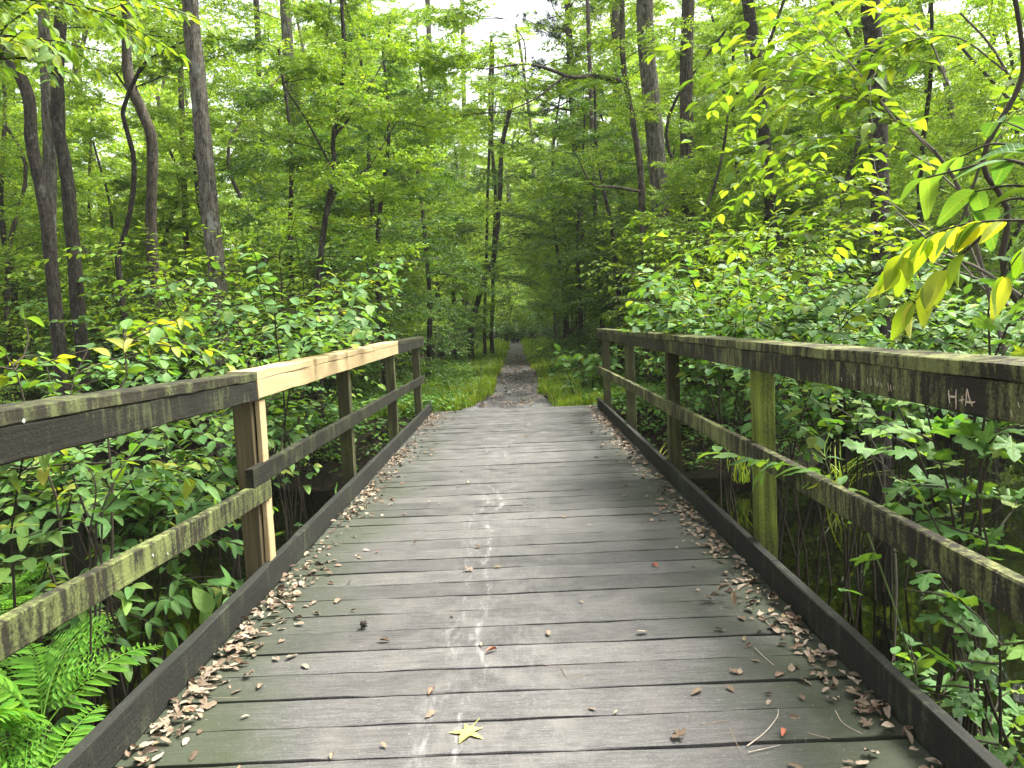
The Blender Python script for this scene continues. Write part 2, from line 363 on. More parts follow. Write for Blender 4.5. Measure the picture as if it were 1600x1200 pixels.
def path_material():
    m = M('path_earth'); p = m.pos()
    a = m.noise(m.mapping(p, (1.0, .55, 1)), 2.2, 5, .6); b = m.noise(m.mapping(p, (3, 2.0, 1)), 6.0, 5, .7); c = m.noise(p, 60.0, 3, .7)
    col = m.ramp(b, [(.28, (.026, .025, .023)), (.5, (.075, .072, .068)), (.75, (.145, .140, .132))])
    y = m.sep(p)[1]
    nearf = m.math('SUBTRACT', 1.0, m.math('DIVIDE', m.math('SUBTRACT', y, 11.0), 5.0), clamp=True)
    col = m.mix(m.math('MULTIPLY', m.math('MULTIPLY', m.math('SUBTRACT', a, .47, clamp=True), 7.0, clamp=True), m.math('ADD', .10, m.math('MULTIPLY', nearf, .28))), col, (.27, .26, .245))
    col = m.mix(m.math('MULTIPLY', m.math('SUBTRACT', c, .58, clamp=True), 2.0, clamp=True), col, (.11, .085, .062))
    return m.finish(m.principled(col, .85, m.bump(m.math('ADD', b, m.math('MULTIPLY', c, .5)), .8, .03), .2))
def water_material():
    m = M('still_dark_water'); p = m.pos()
    h = m.noise(p, 3.0, 2, .5)
    return m.finish(m.principled((.0012, .0013, .0008), .03, m.bump(h, .04, .05), .5, IOR=1.33))

# ------------------------------------------------------------------ terrain, water, path
DECK_END = 10.95
def terrain(x, y):
    x = np.asarray(x, float); y = np.asarray(y, float)
    n1 = vnoise(x * .35, y * .35, 1); n2 = vnoise(x * 1.3, y * 1.3, 2); n3 = vnoise(x * 4.0, y * 4.0, 5)
    floor = -.50 + .12 * n1 + .05 * n2 + .02 * n3
    ax = np.abs(x + .06)
    bank = 1 - smooth01(1.9, 4.6, ax + .5 * vnoise(x * .2 + 7, y * .4, 3))
    z = floor * (1 - bank) + (-.055 + .012 * n3 * smooth01(1.0, 1.6, ax)) * bank
    yfar = 9.7 + .5 * vnoise(x * .5, 0 * x, 4) + 2.6 * smooth01(2.8, 4.6, -x) + 2.8 * smooth01(3.6, 5.5, x) - 3.0 * smooth01(11, 16, ax)
    ynear = 1.0 + .5 * vnoise(x * .6, 0 * x + 5, 6) - .3
    creek = smooth01(ynear - .9, ynear + .9, y) * (1 - smooth01(yfar - .9, yfar + .9, y))
    return z * (1 - creek) + (-1.55) * creek
def axis_pts(lo, hi, flo, fhi, fine):
    c = list(np.arange(flo, fhi + 1e-6, fine)); s = fine
    v = fhi
    while v < hi: s *= 1.22; v += s; c.append(min(v, hi))
    v = flo; s = fine; pre = []
    while v > lo: s *= 1.22; v -= s; pre.append(max(v, lo))
    return np.array(pre[::-1] + c)
gx = axis_pts(-260, 260, -12, 12, .22); gy = axis_pts(-120, 320, -2.5, 24, .22)
GX, GY = np.meshgrid(gx, gy); GZ = terrain(GX, GY)
V = np.stack([GX, GY, GZ], -1).reshape(-1, 3); nx = len(gx); ny = len(gy)
i = (np.arange(ny - 1)[:, None] * nx + np.arange(nx - 1)[None, :]).ravel()
ground = link('ground', mk_mesh('ground', V, np.stack([i, i + 1, i + nx + 1, i + nx], -1), ground_material(), True))
tag(ground, 'dark forest floor with leaf litter on both banks of the creek', 'ground', kind='structure')
wv = np.array([[-60, -8, -.85], [60, -8, -.85], [60, 24, -.85], [-60, 24, -.85]], float)
water = link('water', mk_mesh('water', wv, np.array([[0, 1, 2, 3]]), water_material()))
tag(water, 'still black creek water under the footbridge', 'water', kind='structure')
# path
py_ = np.concatenate([np.arange(DECK_END + .012, 24, .18), np.arange(24, 49, .6)])
rows = []
for y in py_:
    hw = .44 + .06 * vnoise(y * .7, 0., 9); fl = math.exp(-max(0, y - DECK_END) / 1.3)
    lft = -hw - .05 - .60 * fl + .05 * vnoise(y * 2, 3., 9); rgt = hw + .32 * fl + .05 * vnoise(y * 2, 8., 9)
    cx = -.02 + .0004 * (y - 11) ** 2 * .3
    for t in np.linspace(0, 1, 9):
        xx = cx + lft + (rgt - lft) * t
        e = min(t, 1 - t)
        rows.append((xx, y, float(terrain(xx, y)) + .030 - (.024 if e < .01 else 0) + .012 * float(vnoise(xx * 4, y * 3, 12)) - .02 * math.exp(-((t - .5) / .2) ** 2)))
V = np.array(rows); i = (np.arange(len(py_) - 1)[:, None] * 9 + np.arange(8)[None, :]).ravel()
path = link('path', mk_mesh('path', V, np.stack([i, i + 1, i + 10, i + 9], -1), path_material(), True))
tag(path, 'grey earthen footpath running straight away from the bridge into the wood', 'path', kind='structure')

# ------------------------------------------------------------------ footbridge
XR, XL = 1.095, -1.225                                # inner faces of kerbs and rails
rng = np.random.default_rng(7)
MD = deck_material()
M_RAIL_L = rail_material('rail_dark_mossy', (.0085, .0078, .0042), (.034, .041, .009), .215)
M_RAIL_LM = rail_material('rail_lichen_heavy', (.015, .0135, .007), (.092, .108, .025), .29)
M_RAIL_R = rail_material('rail_dark_lichen', (.017, .014, .009), (.12, .13, .036), .225, pale=.075)
M_CAP_L = rail_material('cap_mossy', (.015, .013, .007), (.055, .064, .014), .23)
M_CAP_R = rail_material('cap_lichen', (.020, .016, .010), (.13, .14, .040), .28, pale=.06)
M_KERB = rail_material('kerb_dark', (.013, .013, .010), (.028, .033, .014), .17, pale=.02)
M_POST = rail_material('post_algae', (.036, .033, .014), (.062, .075, .015), .22, zs=.5, axis='z')
M_POST_G = rail_material('post_green', (.036, .040, .009), (.11, .145, .010), .32, zs=.4, axis='z')
def new_wood():
    m = M('new_pine'); o = m.shifted(m.coord(), 7)
    g = m.noise(m.mapping(o, (40, 1.6, 40)), 1.0, 5, .6, .8); w = m.n('TexWave', {'bands_direction': 'Z'}, Vector=m.mapping(o, (1, .12, 3)), Scale=9, Distortion=6, Detail=3).outputs[1]
    col = m.mix(g, (.27, .195, .092), (.40, .32, .18)); col = m.mix(m.math('MULTIPLY', m.math('SUBTRACT', w, .6, clamp=True), .8), col, (.36, .20, .085))
    kn = m.math('MULTIPLY', m.math('SUBTRACT', m.noise(m.mapping(o, (9, 2.2, 9)), 1.0, 2), .69, clamp=True), 9, clamp=True)
    col = m.mix(m.math('MULTIPLY', kn, .7), col, (.22, .11, .05))
    return m.finish(m.principled(col, .6, m.bump(g, .25, .003), .3))
M_NEW = new_wood()
def split_post():
    m = M('post_pale_split'); o = m.coord()
    g = m.noise(m.mapping(o, (70, 70, 2.0)), 1.0, 5, .6, .5)
    col = m.ramp(g, [(.3, (.034, .024, .012)), (.55, (.080, .060, .030)), (.75, (.15, .118, .066))])
    b = m.math('MULTIPLY', m.math('SUBTRACT', m.noise(m.mapping(o, (8, 8, .9)), 1.0, 4), .48, clamp=True), 4, clamp=True)
    col = m.mix(m.math('MULTIPLY', b, .7), col, (.075, .075, .025))
    return m.finish(m.principled(col, .75, m.bump(g, .6, .006), .25))
M_POST_P = split_post()

bridge = thing('wooden_footbridge', 'weathered wooden footbridge with plank deck, kerbs and mossy railings over dark creek', 'footbridge', (0, 0, 0))
def part(name, geo, mat, parent, loc=(0, 0, 0), label=None):
    o = link(name, mk_mesh(name, geo[0], geo[1], mat), parent, loc)
    if label: o['label'] = label
    return o
def empty_part(name, parent, label=None):
    o = bpy.data.objects.new(name, None); COL.objects.link(o); o.parent = parent
    if label: o['label'] = label
    return o
# deck: joists and boards
deck = empty_part('deck', bridge)
for x in (XL + .02, -.45, .32, XR - .02):
    V, Fc = timber(1, 12.4, .075, .28, rng, 6); part('joist', (V, Fc), M_KERB, deck, (x, -1.5, -.038 - .006 - .14))
PITCH = .1875
plank_len = (XR + .105) - (XL - .105)
variants = []
for k in range(6):
    V, Fc = timber(0, plank_len, PITCH - .008 - .005 * rng.random(), .038, rng, 26, .0018, .0010)
    V[:, 2] += .0018 * np.sin(V[:, 0] * 3 + k)                # gentle warp
    variants.append(mk_mesh('plank', V, Fc, MD))
y = DECK_END - PITCH / 2; k = 0
while y > -1.4:
    o = link('plank', variants[int(rng.integers(6))], deck, (XL - .105 + rng.normal(0, .008), y, -.019 - .0005 + rng.normal(0, .0012)))
    o.rotation_euler = (rng.normal(0, .006), rng.normal(0, .0006), rng.normal(0, .0012))
    y -= PITCH
# railings
POST_Y = [-.6, 1.52, 3.68, 5.8, 7.95, 10.02]
def board_y(name, parent, mat, xc, w, y0, z0, y1, z1, h, seg=14, label=None, jit=.0014):
    """A board running along the bridge; z0 / z1 are the heights of its top edge at both ends."""
    L = y1 - y0
    V, Fc = timber(1, L, w, h, rng, seg, .004, jit)
    V[:, 2] += (z1 - z0) * V[:, 1] / L - h / 2
    return part(name, (V, Fc), mat, parent, (xc, y0, z0), label)
def post(parent, X, Y, top, mat, label=None, lean=(0, 0)):
    z0 = -1.7; V, Fc = timber(2, top - z0, .09, .09, rng, 12, .004, .001)
    t = V[:, 2] / (top - z0); V[:, 0] += lean[0] * t; V[:, 1] += lean[1] * t
    return part('post', (V, Fc), mat, parent, (X, Y, z0), label)
left = empty_part('railing', bridge, 'left railing, mossy, with one length of fresh pale pine on top')
right = empty_part('railing', bridge, 'right railing, dark and streaked with yellow-green lichen')
TK = .038
pxl, pxr = XL - TK - .045, XR + TK + .045
for i, Y in enumerate(POST_Y):
    lz = [1.08, 1.075, 1.035, 1.05, 1.065, 1.07][i]
    post(left, pxl, Y, lz - .001, M_POST_P if i == 2 else M_POST, 'split pale post with a fresh pine strip' if i == 2 else None, lean=(rng.normal(0, .006), rng.normal(0, .006)))
    post(right, pxr, Y, 1.058, M_POST_G if i == 2 else M_POST, 'bright green algae-covered post' if i == 2 else None, lean=(rng.normal(0, .005), rng.normal(0, .006)))
V, Fc = timber(2, .92 - .02, .080, .026, rng, 8, .003); part('post_splint', (V, Fc), M_NEW, left, (XL - TK + .012, 3.70, .02), 'fresh pale strip nailed to the post')
# kerbs
for y0, y1 in ((-1.4, 3.60), (3.604, 7.3), (7.304, 10.93)):
    board_y('kerb', left, M_KERB, XL - TK / 2, TK, y0, .135, y1, .135, .128, 18)
for y0, y1 in ((-1.4, 3.35), (3.354, 6.9), (6.904, 10.6)):
    board_y('kerb', right, M_KERB, XR + TK / 2, TK, y0, .135, y1, .135, .128, 18)
# left rails: (cap, face) lengths with the dip at the split post
def cap(parent, mat, sgn, Xin, y0, z0, y1, z1, w=.145, label=None):
    return board_y('handrail_cap', parent, mat, Xin + sgn * (w / 2 - .003), w, y0, z0, y1, z1, .040, 22, label)
def face(parent, mat, sgn, Xin, y0, z0, y1, z1, label=None):
    return board_y('handrail_face', parent, mat, Xin + sgn * TK / 2, TK, y0, z0 - .0415, y1, z1 - .0415, .09, 22, label)
zl = lambda y: float(np.interp(y, [-1.4, 1.8, 3.60, 8.0, 10.2], [1.125, 1.095, 1.060, 1.088, 1.094]))
cap(left, M_CAP_L, -1, XL, -1.4, zl(-1.4), 1.6, zl(1.6)); cap(left, M_CAP_L, -1, XL, 1.604, zl(1.604), 3.60, zl(3.60))
face(left, M_RAIL_L, -1, XL, -1.4, zl(-1.4), 1.6, zl(1.6)); face(left, M_RAIL_L, -1, XL, 1.604, zl(1.604), 3.60, zl(3.60))
cap(left, M_NEW, -1, XL, 3.604, 1.066, 7.98, 1.092, label='fresh pale pine handrail cap'); face(left, M_NEW, -1, XL + .002, 3.604, 1.066, 7.98, 1.092, label='fresh pale pine handrail board')
cap(left, M_CAP_L, -1, XL, 7.984, 1.088, 10.3, 1.094); face(left, M_RAIL_L, -1, XL, 7.984, 1.088, 10.3, 1.094)
cap(right, M_CAP_R, 1, XR, -1.4, 1.112, 1.55, 1.106); cap(right, M_CAP_R, 1, XR, 1.554, 1.106, 5.83, 1.10); cap(right, M_CAP_R, 1, XR, 5.834, 1.10, 10.35, 1.094)
face(right, M_RAIL_R, 1, XR, -1.4, 1.112, 3.72, 1.103); face(right, M_RAIL_R, 1, XR, 3.726, 1.103, 7.96, 1.097); face(right, M_RAIL_R, 1, XR, 7.964, 1.097, 10.3, 1.094)
# mid rails
board_y('mid_rail', left, M_RAIL_LM, XL - TK / 2, TK, -1.4, .72, 3.70, .530, .092, 20)
board_y('mid_rail', left, M_RAIL_L, XL - TK / 2, TK, 3.46, .625, 7.95, .598, .092, 20); board_y('mid_rail', left, M_RAIL_L, XL - TK / 2, TK, 7.954, .598, 10.15, .578, .092, 10)
board_y('mid_rail', right, M_RAIL_R, XR + TK / 2, TK, -1.4, .625, 3.68, .618, .092, 20); board_y('mid_rail', right, M_CAP_R, XR + TK / 2, TK, 3.684, .618, 7.95, .600, .092, 20); board_y('mid_rail', right, M_CAP_R, XR + TK / 2, TK, 7.954, .600, 10.4, .585, .092, 10)
# scratched letters and marks on the right face board, bare wood showing
M_BARE = plain('bare_scratched_wood', (.40, .32, .23), .8, .2, .2, 80)
def strokes(segs, width, name, label=None):
    ps = []
    for (xa, ya, xb, yb) in segs:
        A, B = on_x(xa, ya, XR - .0006), on_x(xb, yb, XR - .0006)
        n_ = 4; pts = [A + (B - A) * t + np.array([0, rng.normal(0, .001), rng.normal(0, .001)]) for t in np.linspace(0, 1, n_)]
        V, Fc = tube(pts, np.array([.6, 1, 1, .5]) * width, 6); V[:, 0] = XR - .0004 + (V[:, 0] - XR) * .25
        ps.append((V, Fc))
    V, Fc = merge(ps); part(name, (V, Fc), M_BARE, right, label=label)
strokes([(1482, 609, 1484, 631), (1494, 609, 1493, 640), (1483, 620, 1494, 620)], .0030, 'carved_letter', 'scratched letter H')
strokes([(1503, 618, 1503, 631), (1499, 625, 1507, 625)], .0022, 'carved_mark', 'scratched plus sign')
strokes([(1511, 608, 1509, 634), (1511, 608, 1519, 636), (1508, 628, 1523, 629)], .0028, 'carved_letter', 'scratched letter A')
sm = []
for xa, ya, xb, yb in ((1314, 590, 1316, 596), (1332, 583, 1335, 595), (1355, 589, 1356, 603), (1361, 590, 1361, 603), (1366, 592, 1370, 604), (1372, 596, 1371, 604), (1376, 598, 1379, 606), (1387, 597, 1389, 612), (1391, 600, 1393, 612), (1396, 603, 1397, 608), (1418, 614, 1420, 621), (1431, 609, 1432, 616), (1435, 613, 1435, 620), (1463, 605, 1464, 618), (1459, 616, 1457, 620), (1579, 641, 1583, 652), (1590, 628, 1594, 638)):
    sm.append((xa, ya, xb, yb))
strokes(sm, .0019, 'scratch_marks', 'row of pale scratches')
for (px, py, X) in ((35, 658, XL), (238, 868, XL), (261, 866, XL)):
    c = on_x(px, py, X); a = np.arange(10) * 2 * math.pi / 10
    rr = (.006 if py < 700 else .0045) * (1 + .25 * rng.standard_normal(10))
    ring = np.stack([np.full(10, .0022), rr * np.cos(a), rr * np.sin(a)], -1) ; ring2 = ring * np.array([0, 1.15, 1.15])
    V = np.concatenate([ring, ring2, [[.003, 0, 0]]]); Fc = [(q, (q + 1) % 10, 20) for q in range(10)] + [t for q in range(10) for t in ((q, q + 10, (q + 1) % 10), ((q + 1) % 10, q + 10, (q + 1) % 10 + 10))]
    part('lichen_spot', (V, np.array(Fc)), plain('pale_lichen_%d' % px, (.26, .29, .25), .9, .1, .15, 90), left, c + np.array([.0015, 0, 0]), 'pale round lichen spot')
# abutment sills at both ends
V, Fc = timber(0, 2.9, .10, .26, rng, 8); part('sill', (V, Fc), M_KERB, bridge, (-1.5, DECK_END - .12, -.46))

# ------------------------------------------------------------------ leaves: templates
def tmpl_diamond(w=.46, fold=.07, droop=.10):
    return np.array([[0, 0, 0], [.45, w / 2, fold], [1, 0, -droop], [.45, -w / 2, fold]], float), np.array([[0, 2, 1], [0, 3, 2]])
def tmpl_ovate(w=.5, fold=.06, droop=.16):
    V = np.array([[0, 0, 0], [.22, .40 * w, fold], [.22, -.40 * w, fold], [.3, 0, .0], [.55, .5 * w, fold - .02], [.55, -.5 * w, fold - .02], [.65, 0, -.04], [.82, .25 * w, -.05], [.82, -.25 * w, -.05], [1, 0, -droop]], float)
    T = [(0, 3, 1), (0, 2, 3), (1, 3, 6), (1, 6, 4), (2, 6, 3), (2, 5, 6), (4, 6, 7), (6, 9, 7), (5, 8, 6), (6, 8, 9)]
    return V, np.array(T)
def tmpl_fine(w=.46, fold=.07, droop=.22, twist=0.0, tip=1.5, st=9, curl=0.0, broad=.42, wave=0.0, seed=0):
    r = np.random.default_rng(seed); V = []; T = []
    for k in range(st + 1):
        t = k / st
        hw = w / 2 * (math.sin(math.pi * min(1, t ** (math.log(.5) / math.log(broad)))) ** .85) * (1 - .15 * t) if 0 < t < 1 else .0
        z = -droop * t ** 2 + .03 * math.sin(t * 5)
        for s in (-1, -.5, 0, .5, 1):
            y = hw * s; zz = z + fold * abs(s) * (hw / (w / 2)) * (1 if curl == 0 else 1) + curl * (s * hw / (w / 2)) ** 2 + wave * r.normal() * abs(s) * (hw > .01)
            V.append((t + .02 * wave * r.normal(), y + twist * zz, zz + twist * y * t))
    for k in range(st):
        for s in range(4):
            a = k * 5 + s; b = a + 5
            T += [(a, a + 1, b + 1), (a, b + 1, b)]
    return np.array(V), np.array(T)
def tmpl_lobed(outline, center=(.38, 0), dz=.06, droop=.18, seed=0):
    r = np.random.default_rng(seed)
    half = outline; pts = [(x, y) for x, y in half] + [(x, -y) for x, y in half[::-1] if abs(y) > 1e-6]
    V = [(center[0], 0, 0)]
    for x, y in pts: V.append((x, y, -droop * (x - .38) ** 2 - .30 * droop * y * y * 2 + dz * r.normal() * .6))
    # inner ring halves the size of the facets
    nP = len(pts); inner = [((v[0] - center[0]) * .5 + center[0], v[1] * .5, v[2] * .4 + .015) for v in V[1:]]
    V += inner; T = []
    for k in range(nP):
        a, b = 1 + k, 1 + (k + 1) % nP; ia, ib = a + nP, b + nP
        T += [(0, ia, ib), (ia, a, b), (ia, b, ib)]
    return np.array(V), np.array(T)
MAPLE = [(0, 0), (.06, .10), (.10, .30), (.20, .36), (.28, .30), (.34, .20), (.42, .24), (.52, .42), (.62, .44), (.66, .34), (.64, .20), (.66, .12), (.78, .16), (.88, .10), (1.0, 0)]
STAR = [(0, 0), (.02, .10), (-.10, .34), (.10, .25), (.28, .17), (.34, .32), (.52, .62), (.54, .36), (.50, .16), (.66, .15), (1.0, 0)]
FINE = [tmpl_fine(.46, .06, .20, .12, seed=1), tmpl_fine(.42, .09, .32, -.15, seed=2), tmpl_fine(.50, .04, .12, .05, seed=3, wave=.01)]
LANCE = [tmpl_fine(.36, .06, .28, .15, broad=.45, seed=4), tmpl_fine(.38, .08, .40, -.12, broad=.42, seed=5), tmpl_fine(.33, .04, .18, .2, broad=.48, seed=6)]
ROUND = [tmpl_fine(.66, .04, .16, .1, broad=.46, seed=7), tmpl_fine(.60, .07, .26, -.1, broad=.44, seed=8)]
MAPL = [tmpl_lobed(MAPLE, seed=1), tmpl_lobed(MAPLE, droop=.3, seed=2), tmpl_lobed(MAPLE, dz=.1, seed=3)]

def frames(D, N):
    X = norm(D); Z = norm(N - X * np.sum(N * X, -1, keepdims=True)); Y = np.cross(Z, X)
    return np.stack([X, Y, Z], -1)                     # (n,3,3), columns are the axes
class Leaves:
    """positions, directions, normals, sizes"""
    def __init__(s): s.a = []
    def add(s, P, D, N, S): s.a.append((P, D, N, S))
    def cat(s):
        if not s.a: return np.zeros((0, 3)), np.zeros((0, 3)), np.zeros((0, 3)), np.zeros(0)
        return tuple(np.concatenate([q[k] for q in s.a]) for k in range(4))
def leaves_geo(P, D, N, S, tmpl):
    V, T = tmpl; R = frames(D, N)
    W = P[:, None, :] + S[:, None, None] * np.einsum('nij,vj->nvi', R, V)
    Fc = T[None] + (np.arange(len(P)) * len(V))[:, None, None]
    return W.reshape(-1, 3), Fc.reshape(-1, 3)
def polyline(P, n):
    P = np.asarray(P, float)
    if len(P) == 2:
        return P[0] + (P[1] - P[0]) * np.linspace(0, 1, n)[:, None]
    # Catmull-Rom
    Q = np.concatenate([[2 * P[0] - P[1]], P, [2 * P[-1] - P[-2]]]); out = []
    for t in np.linspace(0, len(P) - 1 - 1e-6, n):
        k = int(t); f = t - k; a, b, c, d = Q[k], Q[k + 1], Q[k + 2], Q[k + 3]
        out.append(.5 * ((2 * b) + (c - a) * f + (2 * a - 5 * b + 4 * c - d) * f ** 2 + (3 * b - a - 3 * c + d) * f ** 3))
    return np.array(out)
def twig_leaves(L, pts, size, spacing, rng, start=.1, opposite=False, ang=55, droop=.25, njit=.35, tipleaf=True):
    pts = np.asarray(pts, float); seg = np.linalg.norm(np.diff(pts, axis=0), axis=1); cum = np.concatenate([[0], np.cumsum(seg)]); tot = cum[-1]
    n = max(1, int(tot * (1 - start) / spacing)); s = np.linspace(start * tot, tot, n) + rng.normal(0, spacing * .15, n)
    if opposite: s = np.repeat(s, 2)
    s = np.clip(s, 0, tot); n = len(s)
    P = np.stack([np.interp(s, cum, pts[:, k]) for k in range(3)], -1)
    Tn = norm(np.gradient(pts, axis=0)); T = norm(np.stack([np.interp(s, cum, Tn[:, k]) for k in range(3)], -1))
    up = np.array([0, 0, 1.0]); side = norm(np.cross(T, up) + 1e-4)
    sg = np.where(np.arange(n) % 2 == 0, 1.0, -1.0)
    a = np.radians(ang + rng.normal(0, 14, n))[:, None]
    D = T * np.cos(a) + side * (sg[:, None] * np.sin(a)) + np.array([0, 0, -1.0]) * (droop + rng.normal(0, .18, n))[:, None]
    if tipleaf: D[-1] = T[-1] + np.array([0, 0, -.2])
    N = np.array([0, 0, 1.0]) + rng.normal(0, njit, (n, 3))
    L.add(P, norm(D), N, size * rng.uniform(.65, 1.15, n))
def wander(p, d, length, n, rng, curve=.15, lift=0.0):
    P = [np.array(p, float)]; d = np.array(d, float) / np.linalg.norm(d); st = length / n
    for k in range(n):
        d = d + rng.normal(0, curve, 3) + np.array([0, 0, lift]); d /= np.linalg.norm(d); P.append(P[-1] + d * st)
    return np.array(P)
def make_spray(rng, L=2.2, leaf=.065, spacing=.05, nside=12, lift=-.02, fan=.5, rad=.012, sub=True):
    """One leafy branch along +X, its twigs spread in a rough horizontal fan."""
    wood, lv = [], Leaves()
    main = wander((0, 0, 0), (1, 0, .12), L, 9, rng, .10, lift)
    wood.append((main, np.linspace(rad, rad * .25, len(main))))
    for k in range(nside):
        t = .16 + .80 * (k + rng.random() * .7) / nside; idx = t * 9; a = int(idx); p = main[a] + (main[min(a + 1, 9)] - main[a]) * (idx - a)
        sg = 1 if k % 2 else -1; ang = rng.uniform(.6, 1.1)
        ln = L * fan * (1.05 - t) * rng.uniform(.7, 1.2) + .15
        tw = wander(p, (math.cos(ang), sg * math.sin(ang), rng.normal(.03, .18)), ln, 5, rng, .13, lift * 1.3)
        wood.append((tw, np.linspace(rad * .45, rad * .15, 6))); twig_leaves(lv, tw, leaf, spacing, rng, .12, njit=.7, droop=.35)
        if sub:
            for q in range(int(ln / .22)):
                u = rng.uniform(.15, .9) * 5; a = int(u); p2 = tw[a] + (tw[a + 1] - tw[a]) * (u - a); d2 = tw[a + 1] - tw[a]
                sd = np.cross(d2, (0, 0, 1)) * rng.choice([-1, 1])
                t2 = wander(p2, norm(d2) * .6 + norm(sd) * .8 + np.array([0, 0, rng.normal(0, .2)]), ln * rng.uniform(.25, .5), 3, rng, .12, lift)
                wood.append((t2, np.linspace(rad * .22, rad * .1, 4))); twig_leaves(lv, t2, leaf * .95, spacing, rng, .1, njit=.7, droop=.35)
    twig_leaves(lv, main[5:], leaf, spacing, rng, .05, njit=.7, droop=.35)
    return wood, lv.cat()
def rotz_y(az, el):
    ca, sa, ce, se = math.cos(az), math.sin(az), math.cos(el), math.sin(el)
    return np.array([[ca * ce, -sa, -ca * se], [sa * ce, ca, -sa * se], [se, 0, ce]])
def place_sprays(items, sprays):
    """items: (index, pos, azimuth, elevation, scale) -> wood polylines and leaf arrays"""
    wood, P, D, N, S = [], [], [], [], []
    for k, pos, az, el, sc in items:
        w, (p, d, n, s) = sprays[k]; R = rotz_y(az, el)
        wood += [((q @ R.T) * sc + pos, r * sc) for q, r in w]
        P.append((p @ R.T) * sc + pos); D.append(d @ R.T); N.append(n @ R.T); S.append(s * (.55 + .45 * sc))
    return wood, (np.concatenate(P), np.concatenate(D), np.concatenate(N), np.concatenate(S))
def wood_geo(wood, sides=4):
    return merge([tube(p, r, sides) for p, r in wood])

# ------------------------------------------------------------------ trees
rng = np.random.default_rng(21)
SPR_MID = [make_spray(rng, 2.3, .082, .030, 20) for _ in range(5)]
SPR_FAR = [make_spray(rng, 2.7, .125, .050, 18) for _ in range(4)]
SPR_DARK = [make_spray(rng, 2.0, .085, .032, 20, lift=-.03) for _ in range(3)]
print('spray leaves', [len(q[1][0]) for q in SPR_MID + SPR_FAR + SPR_DARK])

def trunk_geo(pts, r0, r1, n=44, sides=12, rough=.055, flare=.35):
    P = polyline(pts, n); t = np.linspace(0, 1, n)
    r = r0 + (r1 - r0) * t; hz = P[:, 2] - P[0, 2]; r = r * (1 + flare * np.exp(-np.maximum(hz, 0) / .35))
    return tube(P, r, sides, rough, rng), P
def crown_items(P, zlo, n, rng, nspr, smin=.7, smax=1.2, el=(-.1, .45), azbias=None, taper=True):
    z = P[:, 2]; items = []
    zs = np.linspace(max(zlo, z[0] + .5), z[-1] - .1, n)
    for k, zz in enumerate(zs):
        pos = np.array([np.interp(zz, z, P[:, 0]), np.interp(zz, z, P[:, 1]), zz])
        az = k * 2.399 + rng.normal(0, .4) if azbias is None else azbias + rng.normal(0, .8)
        f = 1.0 - .55 * (k / max(1, n - 1)) if taper else 1.0
        items.append((int(rng.integers(nspr)), pos, az, rng.uniform(*el), rng.uniform(smin, smax) * f))
    return items
def tree(name, label, cat, base, pts, r0, r1, bark, items=None, sprays=None, leafmat=None, group=None, tmpl=None, limbs=()):
    """pts and items in world space; the Empty stands at the base."""
    base = np.asarray(base, float); t = thing(name, label, cat, base, group)
    (V, Fc), P = trunk_geo(np.asarray(pts, float) - base, r0, r1)
    link('trunk', mk_mesh('trunk', V, Fc, BARK[bark], True), t)
    for lp, ra, rb in limbs:
        q = polyline(np.asarray(lp) - base, 14); V, Fc = tube(q, np.linspace(ra, rb, 14), 7, .05, rng)
        link('limb', mk_mesh('limb', V, Fc, BARK[bark], True), t)
    if items:
        w, lv = place_sprays(items, sprays)
        V, Fc = wood_geo(w); b = link('branches', mk_mesh('branches', V - base, Fc, BARK['dark' if bark in ('dark', 'brown') else 'twig']), t); b['kind'] = 'stuff'
        V, Fc = leaves_geo(*lv, tmpl or tmpl_diamond()); c = link('crown', mk_mesh('crown', V - base, Fc, LM[leafmat]), t); c['kind'] = 'stuff'
    return t
def gz(x, y): return float(terrain(x, y))
def pixel_trunk(pix, Y, top_h=13.0):
    """Trunk polyline traced at depth Y from the ground through the given pixels, carried on upward out of frame."""
    pts = [at(px, py, Y) for px, py in pix]               # listed from the lowest visible point up
    b = pts[0]; g = np.array([b[0] + (b[0] - pts[1][0]) * .15, Y, gz(b[0], Y) - .1])
    out = [g] + [p for p in pts if p[2] > g[2] + .35]
    d = out[-1] - out[-2]; d = d / np.linalg.norm(d); d = d * .5 + np.array([0, 0, .6]); last = out[-1]
    while last[2] < top_h:
        last = last + d * 1.6 + np.array([rng.normal(0, .12), rng.normal(0, .12), 0]); out.append(last)
    return np.array(out)
